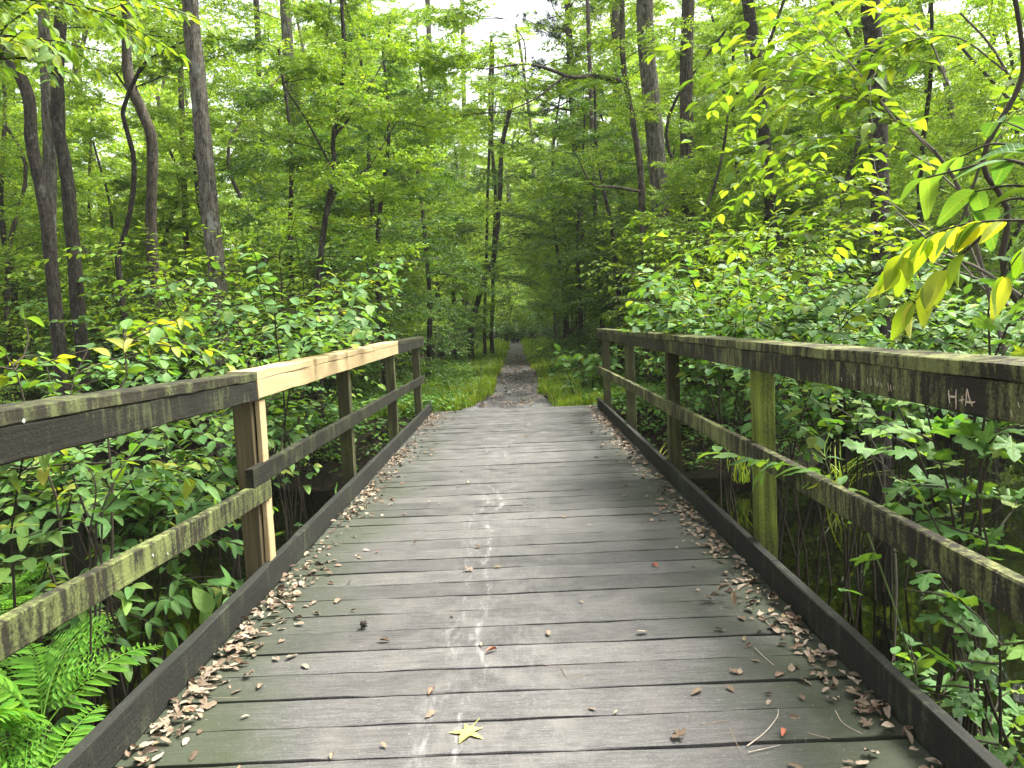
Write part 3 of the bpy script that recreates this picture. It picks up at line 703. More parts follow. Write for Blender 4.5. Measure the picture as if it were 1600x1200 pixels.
MAIN = [  # name, label, pixels from bottom to top, depth, r0, r1, bark, top height, foliage leaf material, number of low sprays
 ('hardwood_tree', 'tall straight grey-brown trunk rising from the creek edge left of the handrail', [(352, 690), (350, 560), (340, 440), (325, 300), (310, 130), (297, 0)], 11.5, .19, .13, 'grey', 15, 'mid', 6.2, 8),
 ('crooked_tree', 'bowed dark trunk with pale lichen patches bending left at mid height', [(240, 420), (236, 330), (238, 225), (222, 175), (200, 115), (196, 0)], 13.5, .135, .10, 'brown', 13, 'mid', 5.5, 8),
 ('twin_tree', 'dark leaning trunk at the far left, nearest the picture edge', [(82, 430), (66, 300), (50, 230), (44, 150), (15, 90), (-25, 20)], 11.0, .125, .09, 'dark', 11, 'mid', 5.5, 8),
 ('pale_snag_tree', 'pale peeling trunk standing between two dark trunks at far left', [(82, 430), (78, 250), (72, 120), (68, 0)], 12.2, .125, .10, 'grey', 13, 'mid', 6.5, 7),
 ('dark_tree', 'dark mossy trunk, rightmost of the far left clump', [(118, 430), (106, 290), (92, 200), (90, 110), (96, 0)], 11.6, .14, .10, 'dark', 12, 'mid', 5.8, 8),
 ('pale_trunk_tree', 'slim pale grey trunk with a slight bend behind the leaning sapling', [(484, 430), (478, 320), (468, 210), (455, 130), (446, 0)], 18.0, .20, .15, 'pale', 15, 'mid', 7.0, 8),
 ('thin_tree', 'thin straight brown trunk between the bowed trunk and the grey trunk', [(292, 400), (288, 300), (284, 180), (281, 60), (280, 0)], 17.0, .09, .07, 'brown', 13, 'far', 5.0, 9),
 ('broken_tree', 'short dark trunk with a kink, left of the slim pale trunk', [(412, 380), (410, 300), (416, 240), (406, 190), (403, 60), (400, 0)], 20.0, .13, .09, 'dark', 13, 'far', 5.0, 9),
 ('straight_tree', 'thick furrowed grey trunk just beyond the end of the right railing', [(1036, 500), (1034, 400), (1030, 300), (1022, 200), (1012, 100), (1008, 0)], 14.5, .20, .165, 'grey', 16, 'mid', 7.5, 7),
 ('straight_tree', 'straight dark trunk with pale top, right of the thick furrowed trunk', [(1074, 490), (1076, 350), (1073, 200), (1072, 100), (1075, 0)], 15.5, .16, .13, 'brown', 16, 'mid', 7.5, 7),
 ('dark_tree', 'dark leaning trunk rising behind the yellow-green bush on the right', [(1214, 440), (1208, 350), (1198, 260), (1187, 130), (1168, 0)], 13.0, .135, .12, 'dark', 14, 'mid', 6.8, 7),
 ('dark_tree', 'thick dark trunk behind the bush, rightmost of the large trunks', [(1376, 420), (1374, 300), (1371, 170), (1367, 80), (1360, 0)], 10.5, .165, .15, 'dark', 14, 'mid', 5.8, 7),
 ('red_trunk_tree', 'slender reddish brown trunk beside the far end of the right railing', [(941, 520), (938, 440), (930, 330), (925, 200), (920, 60)], 19.0, .09, .06, 'brown', 12, 'dark', 3.2, 14),
 ('forked_tree', 'thin pale trunk with dark forks growing from the centre left gap', [(668, 330), (672, 200), (672, 100), (668, 0)], 30.0, .16, .13, 'pale', 18, 'far', 5.5, 12),
 ('slim_tree', 'slim pale trunk against the white sky gap above the path', [(724, 330), (725, 200), (724, 100), (722, 0)], 34.0, .15, .12, 'pale', 18, 'far', 5.5, 10),
 ('leaning_tree', 'dark trunk leaning right over the left edge of the path', [(736, 520), (744, 480), (760, 430), (772, 400)], 24.0, .13, .09, 'dark', 7.5, 'dark', 2.6, 16),
 ('slender_tree', 'pair of dark upright stems on the left of the path, the left one', [(757, 518), (758, 470), (760, 400), (762, 300)], 27.0, .08, .06, 'dark', 10, 'mid', 3.4, 14),
 ('slender_tree', 'pair of dark upright stems on the left of the path, the right one', [(768, 516), (770, 470), (771, 400), (774, 300)], 28.0, .10, .07, 'dark', 11, 'mid', 3.8, 14),
 ('pale_leaning_tree', 'pale bare stem leaning left above the right side of the path', [(866, 480), (860, 420), (848, 370), (838, 330), (834, 280)], 36.0, .13, .09, 'pale', 13, 'far', 5.0, 12),
]
for nm, lab, pix, Y, r0, r1, bk, top, lm, zlo, ns in MAIN:
    P = pixel_trunk(pix, Y, top); q_ = .86 if 'furrowed' in lab or 'pale top' in lab else .72; r0, r1 = r0 * q_, r1 * q_
    sp = SPR_FAR if lm == 'far' else (SPR_DARK if lm == 'dark' else SPR_MID)
    its = crown_items(polyline(P, 40), zlo, ns, rng, len(sp), .8, 1.35, (-.15, .35))
    its = [q for q in its if not (abs(q[1][0] + math.cos(q[2]) * 2.2) < 1.6 and q[1][1] < 22)]
    tree(nm, lab, 'tree', P[0] + np.array([0, 0, .1]), P, r0, r1, bk, its, sp, lm)
# twisted vine stem on the left
P = np.array([at(px, py, 12.6) for px, py in ((186, 425), (190, 385), (206, 318), (209, 250), (196, 195), (193, 170), (214, 118), (236, 92), (288, 66))]); P = np.concatenate([[[P[0][0] + .1, 12.6, gz(P[0][0], 12.6) - .1]], P])
q = polyline(P, 40); b = P[0]; V, Fc = tube(q - b, np.interp(np.linspace(0, 1, 40), [0, 1], [.052, .026]), 7, .06, rng)
t = thing('vine', 'thin twisted dark vine stem climbing between the bowed trunk and the left clump', 'vine', b); link('stem', mk_mesh('stem', V, Fc, BARK['dark'], True), t)
w, lv = place_sprays([(int(rng.integers(5)), q[k], rng.uniform(0, 6.28), .2, .42) for k in (26, 31, 35, 39)], SPR_MID)
V, Fc = wood_geo(w); link('twigs', mk_mesh('twigs', V - b, Fc, BARK['dark']), t); V, Fc = leaves_geo(*lv, tmpl_diamond()); link('foliage', mk_mesh('foliage', V - b, Fc, LM['mid']), t)['kind'] = 'stuff'
# two traced saplings with open branching
P = pixel_trunk([(496, 500), (506, 360), (522, 265), (521, 215), (538, 100), (534, 0)], 10.2, 6.5); Q = polyline(P, 40)
lim = [([at(506, 360, 10.2), at(525, 300, 10.3), at(575, 262, 10.5), at(620, 190, 10.7)], .022, .008), ([at(521, 215, 10.2), at(560, 165, 10.4), at(600, 95, 10.6)], .02, .007), ([at(522, 270, 10.2), at(480, 190, 10.0), at(440, 130, 10.0)], .018, .007)]
its = crown_items(Q, 2.2, 16, rng, 5, .45, .8, (0, .5)) + [(k % 5, np.array(l[0][j]), rng.uniform(-.6, .9), .1, .55) for k, l in enumerate(lim) for j in (1, 2, -1)]
tree('sapling', 'slender dark sapling with upswept forked branches, in front of the slim pale trunk', 'tree', P[0] + np.array([0, 0, .1]), P, .045, .02, 'dark', its, SPR_MID, 'mid', limbs=lim)
P = pixel_trunk([(1012, 490), (1006, 380), (1000, 260), (985, 170), (974, 100), (972, 0)], 13.6, 8.0); Q = polyline(P, 40)
lim = [([at(975, 128, 13.6), at(930, 118, 13.2), at(895, 121, 12.8), at(858, 108, 12.4), at(820, 100, 12.0), at(760, 108, 11.6)], .045, .012), ([at(880, 121, 12.7), at(835, 155, 12.4), at(790, 175, 12.2)], .018, .008), ([at(1003, 300, 13.6), at(960, 292, 13.2), at(925, 288, 12.9), at(900, 240, 12.6)], .03, .010), ([at(822, 100, 12.1), at(817, 60, 12), at(790, 30, 11.9)], .014, .006)]
its = crown_items(Q, 3.4, 12, rng, 5, .5, .9, (0, .4)) + [(k % 5, np.array(l[0][j]), math.pi + rng.normal(0, .9), .0, .62) for k, l in enumerate(lim) for j in (1, 2, -1)]
tree('sapling', 'lichen-spotted thin tree with long dark branch arching left above the path', 'tree', P[0] + np.array([0, 0, .1]), P, .07, .04, 'brown', its, SPR_MID, 'mid', limbs=lim)
# pine with needle tufts
def pine(base, H, rng, label):
    base = np.array(base); t = thing('pine_tree', label, 'tree', base)
    P = np.array([[0, 0, 0], [.1, 0, H * .35], [0, .1, H * .7], [.05, .1, H]]); (V, Fc), Q = trunk_geo(P, .19, .07, 30); link('trunk', mk_mesh('trunk', V, Fc, BARK['brown'], True), t)
    wood, pos, dr = [], [], []
    for k in range(46):
        z = H * (.48 + .5 * k / 46); az = k * 2.4 + rng.normal(0, .3); ln = (2.6 - 1.6 * k / 46) * rng.uniform(.6, 1.1)
        b = wander((0, 0, z), (math.cos(az), math.sin(az), .15), ln, 6, rng, .12, .03); wood.append((b, np.linspace(.03, .008, 7)))
        for q in range(16):
            u = rng.uniform(.35, 1) * 5.99; a = int(u); c = b[a] + (b[a + 1] - b[a]) * (u - a) + rng.normal(0, .12, 3); pos.append(c); dr.append(norm(b[a + 1] - b[a] + rng.normal(0, .4, 3)))
    V, Fc = wood_geo(wood); link('branches', mk_mesh('branches', V, Fc, BARK['twig']), t)
    C = np.repeat(np.array(pos), 26, 0); Dm = np.repeat(np.array(dr), 26, 0); n = len(C); D = norm(Dm * .7 + rng.normal(0, .6, (n, 3)))
    V, Fc = leaves_geo(C, D, rng.normal(0, 1, (n, 3)), rng.uniform(.16, .26, n), tmpl_diamond(.05, .0, .1)); link('crown', mk_mesh('crown', V, Fc, LM['pine']), t)['kind'] = 'stuff'
p = at(905, 480, 25.0); pine((p[0], 25.0, gz(p[0], 25.0)), 15, rng, 'dark pine with drooping blue-green needle tufts right of the path')

# understory and background tree prototypes, copied by obj.copy()
def proto(name, H, r0, bark, nbr, sprays, zlo, leafmat, smin, smax, el, wob=.35, tmpl=None):
    P = np.array([[0, 0, -.1]] + [[rng.normal(0, wob * k / 4), rng.normal(0, wob * k / 4), H * k / 4] for k in range(1, 5)])
    (V, Fc), Q = trunk_geo(P, r0, r0 * .35, 22, 8)
    its = crown_items(Q, zlo, nbr, rng, len(sprays), smin, smax, el); w, lv = place_sprays(its, sprays)
    Vw, Fw = wood_geo(w, 3); Vl, Fl = leaves_geo(*lv, tmpl or tmpl_diamond())
    return dict(trunk=mk_mesh('trunk', V, Fc, BARK[bark], True), branches=mk_mesh('branches', Vw, Fw, BARK['twig']), crown=mk_mesh('crown', Vl, Fl, LM[leafmat]))
UND = [proto('u', 7.0, .06, 'brown', 26, SPR_MID, 1.2, 'mid', .7, 1.1, (-.1, .5)), proto('u', 8.5, .07, 'dark', 28, SPR_MID, 1.8, 'mid', .7, 1.15, (-.1, .5)),
       proto('u', 6.0, .06, 'dark', 26, SPR_DARK, .8, 'dark', .7, 1.15, (-.2, .4)), proto('u', 5.0, .045, 'brown', 22, SPR_MID, .7, 'mid', .6, .95, (-.1, .5))]
BGT = [proto('b', 15, .15, 'grey', 44, SPR_FAR, 2.5, 'far', .8, 1.4, (-.1, .4), .5), proto('b', 17, .18, 'brown', 44, SPR_FAR, 4.0, 'far', .9, 1.5, (-.1, .4), .6),
       proto('b', 12, .11, 'pale', 40, SPR_FAR, 1.5, 'far', .8, 1.3, (-.1, .4), .6), proto('b', 13, .13, 'dark', 40, SPR_FAR, 2.0, 'mid', .8, 1.3, (-.1, .4), .6)]
MARKS = [(-9e9, 'left picture edge'), (100, 'far left clump'), (237, 'bowed trunk'), (335, 'grey-brown trunk'), (480, 'slim pale trunk'), (620, 'left railing end'), (745, 'leaning path tree'), (806, 'path end'), (905, 'pine'), (1033, 'furrowed trunk'), (1075, 'straight dark trunk'), (1205, 'dark leaning trunk'), (1373, 'thick dark trunk'), (9e9, 'right picture edge')]
def where(x, y):
    u = float(project(np.array([x, y, 1.3]))[0])
    for (a, A), (b, B) in zip(MARKS[:-1], MARKS[1:]):
        if a <= u < b: return f'between {A} and {B}'
def plant_tree(pr, name, label, x, y, s=1.0, rz=None, group=None, sz=None):
    t = thing(name, label, 'tree', (x, y, gz(x, y)), group)
    t.rotation_euler = (rng.normal(0, .03), rng.normal(0, .03), rng.uniform(0, 6.28) if rz is None else rz); t.scale = (s, s, sz or s)
    for part_name in ('trunk', 'branches', 'crown'):
        o = link(part_name, pr[part_name], t)
        if part_name == 'crown': o['kind'] = 'stuff'
    return t
UNDER = [  # pixel column, depth, prototype, scale, label
 (600, 13.0, 2, 1.0, 'dark evergreen understory tree left of the path, behind the railing end'),
 (662, 17.0, 2, 1.1, 'dark bushy understory tree close to the left edge of the path'),
 (560, 17.5, 1, 1.1, 'tall light green understory tree behind the slender sapling'),
 (690, 22.0, 1, 1.1, 'airy green understory tree left of the sky gap'),
 (425, 15.5, 0, 1.0, 'light green understory tree in front of the slim pale trunk'),
 (250, 16.0, 0, 1.0, 'green understory tree behind the bowed trunk'),
 (150, 15.0, 3, 1.1, 'low bright understory tree between the left clump and the bowed trunk'),
 (20, 13.0, 0, .95, 'understory tree at the far left edge behind the leaning trunk'),
 (345, 21.0, 1, 1.1, 'understory tree behind the grey-brown trunk'),
 (905, 18.5, 2, 1.0, 'dark leafy understory tree right of the path before the pine'),
 (965, 17.0, 2, 1.1, 'dark understory tree behind the far end of the right railing'),
 (880, 26.0, 1, 1.1, 'yellow-green understory tree leaning over the right of the path'),
 (1110, 16.5, 0, 1.1, 'green understory tree right of the straight dark trunk'),
 (1150, 20.0, 1, 1.1, 'tall understory tree behind the dark leaning trunk'),
 (1280, 15.0, 0, 1.0, 'green understory tree between the two dark trunks on the right'),
 (1450, 13.0, 1, .9, 'understory tree behind the thick dark trunk on the right'),
 (1560, 12.0, 0, .95, 'understory tree at the far right edge of the wood'),
 (1350, 19.0, 1, 1.1, 'taller understory tree deep in the wood on the right'),
]
for px, Y, k, s, lab in UNDER:
    p = at(px, 480, Y); plant_tree(UND[k], 'understory_tree', lab, p[0], Y, s)
for x, Y, k, s_ in ((.4, 58, 2, 1.2), (-3.2, 61, 3, 1.1), (3.4, 60, 0, 1.1), (1.6, 69, 1, 1.15), (-1.8, 74, 2, 1.3), (5.0, 66, 3, 1.2), (6.2, 74, 0, 1.2), (-5.2, 80, 1, 1.1), (2.5, 82, 0, 1.2), (4.2, 54, 2, 1.1), (2.0, 90, 1, 1.3), (-1.0, 95, 0, 1.3), (-1.4, 64, 0, 1.35), (1.0, 79, 1, 1.35), (3.2, 71, 2, 1.4), (2.4, 63, 1, 1.2)):
    plant_tree(BGT[k], 'woodland_tree', 'distant leafy tree closing the view above the end of the path', x, Y, s_, group='distant trees above the end of the path')
EXTRA = 0; ex = []
while EXTRA < 46:
    Y = 11.5 + 15 * rng.random(); sd = rng.choice([-1, 1]); x = sd * rng.uniform(2.8, Y * .74 + 1)
    if gz(x, Y) < -.86 or any((x - a) ** 2 + (Y - b) ** 2 < 1.5 ** 2 for a, b in ex): continue
    ppx = float(project(np.array([x, Y, 3.0]))[0])
    if Y < 15 and (180 < ppx < 370 or 990 < ppx < 1090): continue          # keeps the near trunks in view
    ex.append((x, Y)); EXTRA += 1; side = 'left' if x < 0 else 'right'; k = int(rng.choice([0, 1, 3, 3, 2]))
    nm_ = ['light green', 'tall green', 'dark evergreen', 'low bright green'][k]
    plant_tree(UND[k], 'understory_tree', f'{nm_} understory tree {where(x, Y)}', x, Y, rng.uniform(.8, 1.15), group=f'{nm_} understory trees among the trunks')
for k_, (x, Y, k, s_) in enumerate(((-2.9, 21.5, 1, 1.15), (2.9, 23, 0, 1.2), (-2.7, 27, 0, 1.25), (2.6, 29, 1, 1.2), (-2.6, 33, 1, 1.2), (2.6, 35.5, 0, 1.3), (-2.4, 39, 0, 1.3), (2.4, 42, 1, 1.2), (3.3, 18.5, 3, 1.2), (-3.4, 18.8, 3, 1.2), (2.2, 32, 1, 1.25), (-2.3, 30, 1, 1.35), (2.3, 39, 0, 1.4), (3.4, 45, 1, 1.3), (-3.4, 46.5, 0, 1.3))):
    plant_tree(UND[k], 'understory_tree', f"airy tree arching over the {'left' if x < 0 else 'right'} edge of the path", x, Y, s_, group=f"trees arching over the {'left' if x < 0 else 'right'} of the path")
cnt = 0; spots = []
while cnt < 195:
    y = 19 + 72 * rng.random() ** 1.35; x = rng.uniform(-1, 1) * (y * .74 + 4)
    if abs(x) < 3.0 + .02 * y and y < 52: continue
    if abs(x) < 2.2 and y < 50: continue
    if any((x - a) ** 2 + (y - b) ** 2 < 2.6 ** 2 for a, b in spots): continue
    ppx = project(np.array([x, y, 6.0]))[0]
    if 650 < ppx < 770 and y < 60 and rng.random() < .75: continue       # the wood is thin there: white sky shows
    spots.append((x, y)); cnt += 1
    side = 'left' if x < 0 else 'right'; k = int(rng.integers(4))
    dist = 'middle' if y < 38 else 'far'
    kind_l = ['grey-stemmed', 'brown-stemmed', 'pale-stemmed', 'dark-stemmed'][k]
    plant_tree(BGT[k], 'woodland_tree', f'{kind_l} tree in the {dist} wood, {where(x, y)}', x, y, rng.uniform(.85, 1.2), group=f'{kind_l} trees in the {dist} wood')

# ------------------------------------------------------------------ shrubs
def leaf_mesh_set(tmpls, mat, nm='leaf'):
    return [mk_mesh(nm, V, T, mat, True) for V, T in tmpls]
LEAFSETS = {}
def leafset(key, tmpls, mat):
    if (key, mat) not in LEAFSETS: LEAFSETS[(key, mat)] = leaf_mesh_set(tmpls, LM[mat])
    return LEAFSETS[(key, mat)]
TM = {'fine': FINE, 'lance': LANCE, 'round': ROUND, 'maple': MAPL}
def emit_plant(t, base, wood, lv, shape, mat, stem_mat, sides=6, minpx=11, maxobj=300, over_rail=False):
    """wood / leaves in world space under Empty t: large leaves become objects, the others one foliage part."""
    if wood and not over_rail:
        cut = []
        for p, r in wood:
            ins = (p[:, 0] > XL - .05) & (p[:, 0] < XR + .05) & (p[:, 2] > -.12) & (p[:, 1] < 11) & (p[:, 2] < 1.13)
            m_ = int(np.argmax(ins)) if ins.any() else len(p)
            if m_ >= 2: cut.append((p[:m_], r[:m_]))
        wood = cut
    if wood:
        V, Fc = wood_geo(wood, sides); link('stem', mk_mesh('stem', V - base, Fc, stem_mat, True), t)
    P, D, N, S = lv
    tipp = P + D * S[:, None]
    inside = lambda q: (q[:, 0] > XL - .05) & (q[:, 0] < XR + .05) & (q[:, 2] > -.12) & (q[:, 1] < 11) & ((q[:, 2] < 1.13) | (np.abs(q[:, 0]) < .8))
    if not over_rail:
        k_ = ~(inside(P) | inside(tipp)); P, D, N, S = P[k_], D[k_], N[k_], S[k_]
    u, v, dz = project(P); pix = S * F_PX / np.maximum(dz, .2)
    vis = (u > -60) & (u < 1660) & (v > -60) & (v < 1260) & (dz > .2) & (pix > minpx)
    order = np.argsort(-np.where(vis, pix, 0))[:maxobj]; order = order[vis[order]]
    R = frames(D, N); meshes = leafset(shape, TM[shape], mat)
    for k in order:
        o = bpy.data.objects.new('leaf', meshes[int(rng.integers(len(meshes)))]); COL.objects.link(o); o.parent = t
        mt = Matrix(R[k].tolist()); o.location = P[k] - base; o.rotation_mode = 'QUATERNION'; o.rotation_quaternion = mt.to_quaternion(); s = float(S[k]); o.scale = (s, s * rng.uniform(.85, 1.15), s)
    rest = np.ones(len(P), bool); rest[order] = False
    if rest.any():
        tm = MAPL[0] if shape == 'maple' else tmpl_ovate({'fine': .5, 'lance': .4, 'round': .68}[shape])
        V, Fc = leaves_geo(P[rest], D[rest], N[rest], S[rest], tm)
        f = link('foliage', mk_mesh('foliage', V - base, Fc, LM[{'big': 'shrub'}.get(mat, mat)], True), t); f['kind'] = 'stuff'
def grow_shrub(rng, base, H, spread, nstem, leaf, spacing, nside=5, az0=None, azs=math.pi, arch=.35, opp=True, sidelen=.45, droop=.25, rad=.009, start=.3, njit=.3, ang=55, bj=.05):
    wood, L = [], Leaves(); base = np.asarray(base, float)
    for k in range(nstem):
        az = (k * 2.4 + rng.normal(0, .4)) if az0 is None else az0 + rng.uniform(-azs, azs)
        h = H * rng.uniform(.65, 1.08); sp = spread * rng.uniform(.4, 1.1)
        t = np.linspace(0, 1, 9); out = np.stack([np.cos(az) * np.ones(9), np.sin(az) * np.ones(9)], -1) * (sp * t ** 1.5)[:, None]
        P = np.concatenate([base[:2] + out + rng.normal(0, .012, (9, 2)), (base[2] + h * (t * (1 + arch) - arch * t ** 2.2))[:, None]], 1)
        P[:, :2] += rng.normal(0, bj, 2) * (1 - t ** 2)[:, None]; wood.append((P, np.linspace(rad, rad * .3, 9)))
        twig_leaves(L, P[5:], leaf, spacing, rng, .1, opp, ang, droop, njit)
        for q in range(nside):
            u = rng.uniform(start, .95) * 8; a = min(int(u), 7); p0 = P[a] + (P[a + 1] - P[a]) * (u - a); az2 = az + rng.uniform(-1.7, 1.7)
            tw = wander(p0, (math.cos(az2), math.sin(az2), rng.uniform(.05, .6)), sidelen * rng.uniform(.5, 1.2), 6, rng, .13, -.05)
            wood.append((tw, np.linspace(rad * .45, rad * .2, 7))); twig_leaves(L, tw, leaf, spacing, rng, .15, opp, ang, droop, njit)
    return wood, L.cat()
def shrub(name, label, cat, base, shape, mat, stem='twig', minpx=11, maxobj=300, group=None, **kw):
    base = np.array([base[0], base[1], base[2] if len(base) > 2 else gz(base[0], base[1]) - .05])
    q_ = 1.7 if name in ('leafy_shrub', 'yellow_shrub') else 1.0; kw['nstem'] = int(kw['nstem'] * (1.15 if q_ > 1 else 1)); kw['nside'] = int(kw['nside'] * q_ * q_ ** .7); kw['bj'] = .16 if q_ > 1 else .07; kw['leaf'] *= 1.1
    w, lv = grow_shrub(rng, base, **kw); t = thing(name, label, cat, base, group)
    emit_plant(t, base, w, lv, shape, mat, BARK[stem], minpx=minpx, maxobj=maxobj); return t
def traced_branch(pix, Y0, Y1, leaf, spacing, L, wood, rad=.008, opp=True, nside=0, sidelen=.3, droop=.25, start=.15, ang=50, njit=.3, cross=0.0):
    n = len(pix); P = polyline([at(px, py, Y0 + (Y1 - Y0) * k / (n - 1)) for k, (px, py) in enumerate(pix)], 16)
    wood.append((P, np.linspace(rad, rad * .35, 16))); twig_leaves(L, P, leaf, spacing, rng, start, opp, ang, droop, njit)
    for q in range(nside):
        u = rng.uniform(max(.1, start), .97) * 15; a = min(int(u), 14); p0 = P[a]; d = norm(P[a + 1] - P[a])
        sd = norm(np.cross(d, (0, 0, 1))) * rng.choice([-1, 1])
        tw = wander(p0, d * .7 + sd * .7 + np.array([0, 0, rng.normal(.05, .25)]), sidelen * rng.uniform(.5, 1.2), 6, rng, .12, -.06)
        wood.append((tw, np.linspace(rad * .4, rad * .2, 7))); twig_leaves(L, tw, leaf, spacing, rng, .12, opp, ang, droop, njit)
    return P

# --- big arching bush on the right (round seed balls on stalks), yellow-green leaves
rng = np.random.default_rng(5)
base = np.array([2.65, 3.9, gz(2.65, 3.9)]); base[2] = -.95
W_, L_ = [], Leaves()
root = lambda Y, x, z: np.array([x, Y, z])
stemP = polyline([base, base + np.array([.05, 0, 1.0]), at(1545, 460, 3.85), at(1500, 300, 3.8), at(1460, 235, 3.75)], 18); W_.append((stemP, np.linspace(.015, .009, 18)))
stem2 = polyline([base + np.array([.1, .1, 0]), base + np.array([.15, .1, 1.2]), at(1600, 430, 3.9), at(1630, 250, 3.9), at(1560, 90, 3.8), at(1500, 20, 3.8)], 18); W_.append((stem2, np.linspace(.013, .005, 18)))
for pix, Y0, Y1, ns in (([(1460, 235), (1400, 185), (1320, 150), (1220, 125), (1130, 130)], 3.75, 4.3, 9), ([(1460, 240), (1380, 165), (1300, 120), (1220, 80), (1160, 80)], 3.75, 4.4, 9), ([(1500, 300), (1440, 250), (1350, 215), (1260, 220), (1190, 250)], 3.8, 4.6, 8),
        ([(1400, 190), (1330, 100), (1290, 60), (1260, 20)], 3.8, 4.4, 7), ([(1545, 460), (1440, 350), (1330, 290), (1220, 255), (1130, 300)], 3.85, 4.8, 10), ([(1480, 130), (1450, 60), (1400, 20), (1340, 5)], 3.8, 4.2, 7),
        ([(1570, 110), (1500, 60), (1440, 60), (1380, 80)], 3.8, 3.9, 7), ([(1540, 440), (1430, 400), (1320, 350), (1210, 345), (1120, 400)], 3.85, 5.0, 11), ([(1510, 310), (1560, 200), (1600, 160)], 3.8, 3.6, 5)):
    traced_branch(pix, Y0, Y1, .10, .085, L_, W_, .0055, True, int(ns * 1.25), .6, .14, .15, 50, .2)
t = thing('arching_bush', 'large arching bush with yellow-green leaves behind the right handrail', 'bush', base)
emit_plant(t, base, W_, L_.cat(), 'fine', 'bright', BARK['palegrey'], minpx=14)
# seed balls
ico = []
for k in range(26):
    P_, D_, N_, S_ = L_.cat(); c = P_[int(rng.integers(len(P_)))] + np.array([rng.normal(0, .03), rng.normal(0, .03), .02])
    if k == 0:
        V, Fc = tube([(0, 0, -.010), (0, 0, -.007), (0, 0, 0), (0, 0, .007), (0, 0, .010)], [.001, .0075, .0105, .0075, .001], 8); SB = mk_mesh('seed_ball', V, Fc, plain('seed_ball_dark', (.03, .026, .016), .9), True)
    link('seed_ball', SB, t, c - base)
# --- close spray of yellow leaves on the right and long green leaves
rng = np.random.default_rng(6)
base = np.array([1.75, 1.75, -.75]); W_, L_ = [], Leaves()
W_.append((polyline([base, base + np.array([0, 0, .9]), at(1640, 520, 1.85), at(1610, 360, 1.9)], 14), np.linspace(.008, .005, 14)))
traced_branch([(1625, 345), (1560, 345), (1500, 352), (1440, 375), (1400, 410)], 1.9, 2.15, .112, .032, L_, W_, .004, True, 0, ang=38, droop=.55, start=.2)
traced_branch([(1540, 365), (1500, 400), (1470, 425), (1430, 470)], 2.0, 2.1, .115, .04, L_, W_, .003, True, 0, ang=40, droop=.8, start=.3)
traced_branch([(1640, 380), (1600, 390), (1570, 430)], 1.9, 1.95, .105, .032, L_, W_, .003, True, 0, ang=40, droop=.7, start=.3)
t = thing('yellow_leaf_branch', 'drooping spray of bright yellow leaves close above the right handrail', 'branch', base); emit_plant(t, base, W_, L_.cat(), 'fine', 'yellow', BARK['twig'])
base = np.array([2.0, 2.1, -.75]); W_, L_ = [], Leaves()
W_.append((polyline([base, base + np.array([.05, 0, 1.2]), at(1660, 420, 2.1), at(1640, 260, 2.2)], 14), np.linspace(.008, .005, 14)))
for pix in ([(1640, 270), (1600, 235), (1550, 225), (1500, 245)], [(1640, 270), (1570, 250), (1500, 265), (1440, 280)], [(1640, 300), (1580, 290), (1520, 300)], [(1650, 330), (1590, 310), (1530, 330)], [(1640, 260), (1610, 210), (1570, 190)]):
    traced_branch(pix, 2.2, 2.55, .19, .11, L_, W_, .006, True, 0, ang=45, droop=.2, start=.25)
t = thing('long_leaf_shrub', 'long cool green leaves reaching in from the right picture edge', 'shrub', base); emit_plant(t, base, W_, L_.cat(), 'lance', 'big', BARK['twig'])
# dark bare branch at right edge
base = np.array([2.5, 2.9, -.8]); P = polyline([base, base + np.array([.1, 0, 1.2]), at(1590, 480, 2.9), at(1575, 330, 2.9), at(1535, 250, 2.9), at(1590, 140, 2.9), at(1598, 80, 2.9), at(1580, -40, 2.9)], 24); V, Fc = tube(P - base, np.linspace(.013, .008, 24), 7, .05, rng)
t = thing('crooked_branch', 'bare dark crooked stem at the right picture edge', 'stem', base); link('stem', mk_mesh('stem', V, Fc, BARK['twig'], True), t)
W_ = [(polyline([P[14] , at(1480, 380, 3.2), at(1400, 330, 3.4)], 8), np.linspace(.006, .003, 8)), (polyline([at(1605, 470, 2.9), at(1530, 420, 2.9), at(1470, 395, 3.0)], 8), np.linspace(.009, .004, 8)), (polyline([at(1600, 500, 2.9), at(1540, 440, 3.0), at(1500, 340, 3.1)], 8), np.linspace(.008, .003, 8))]
V, Fc = wood_geo(W_, 6); link('twig', mk_mesh('twig', V - base, Fc, BARK['palegrey'], True), t)

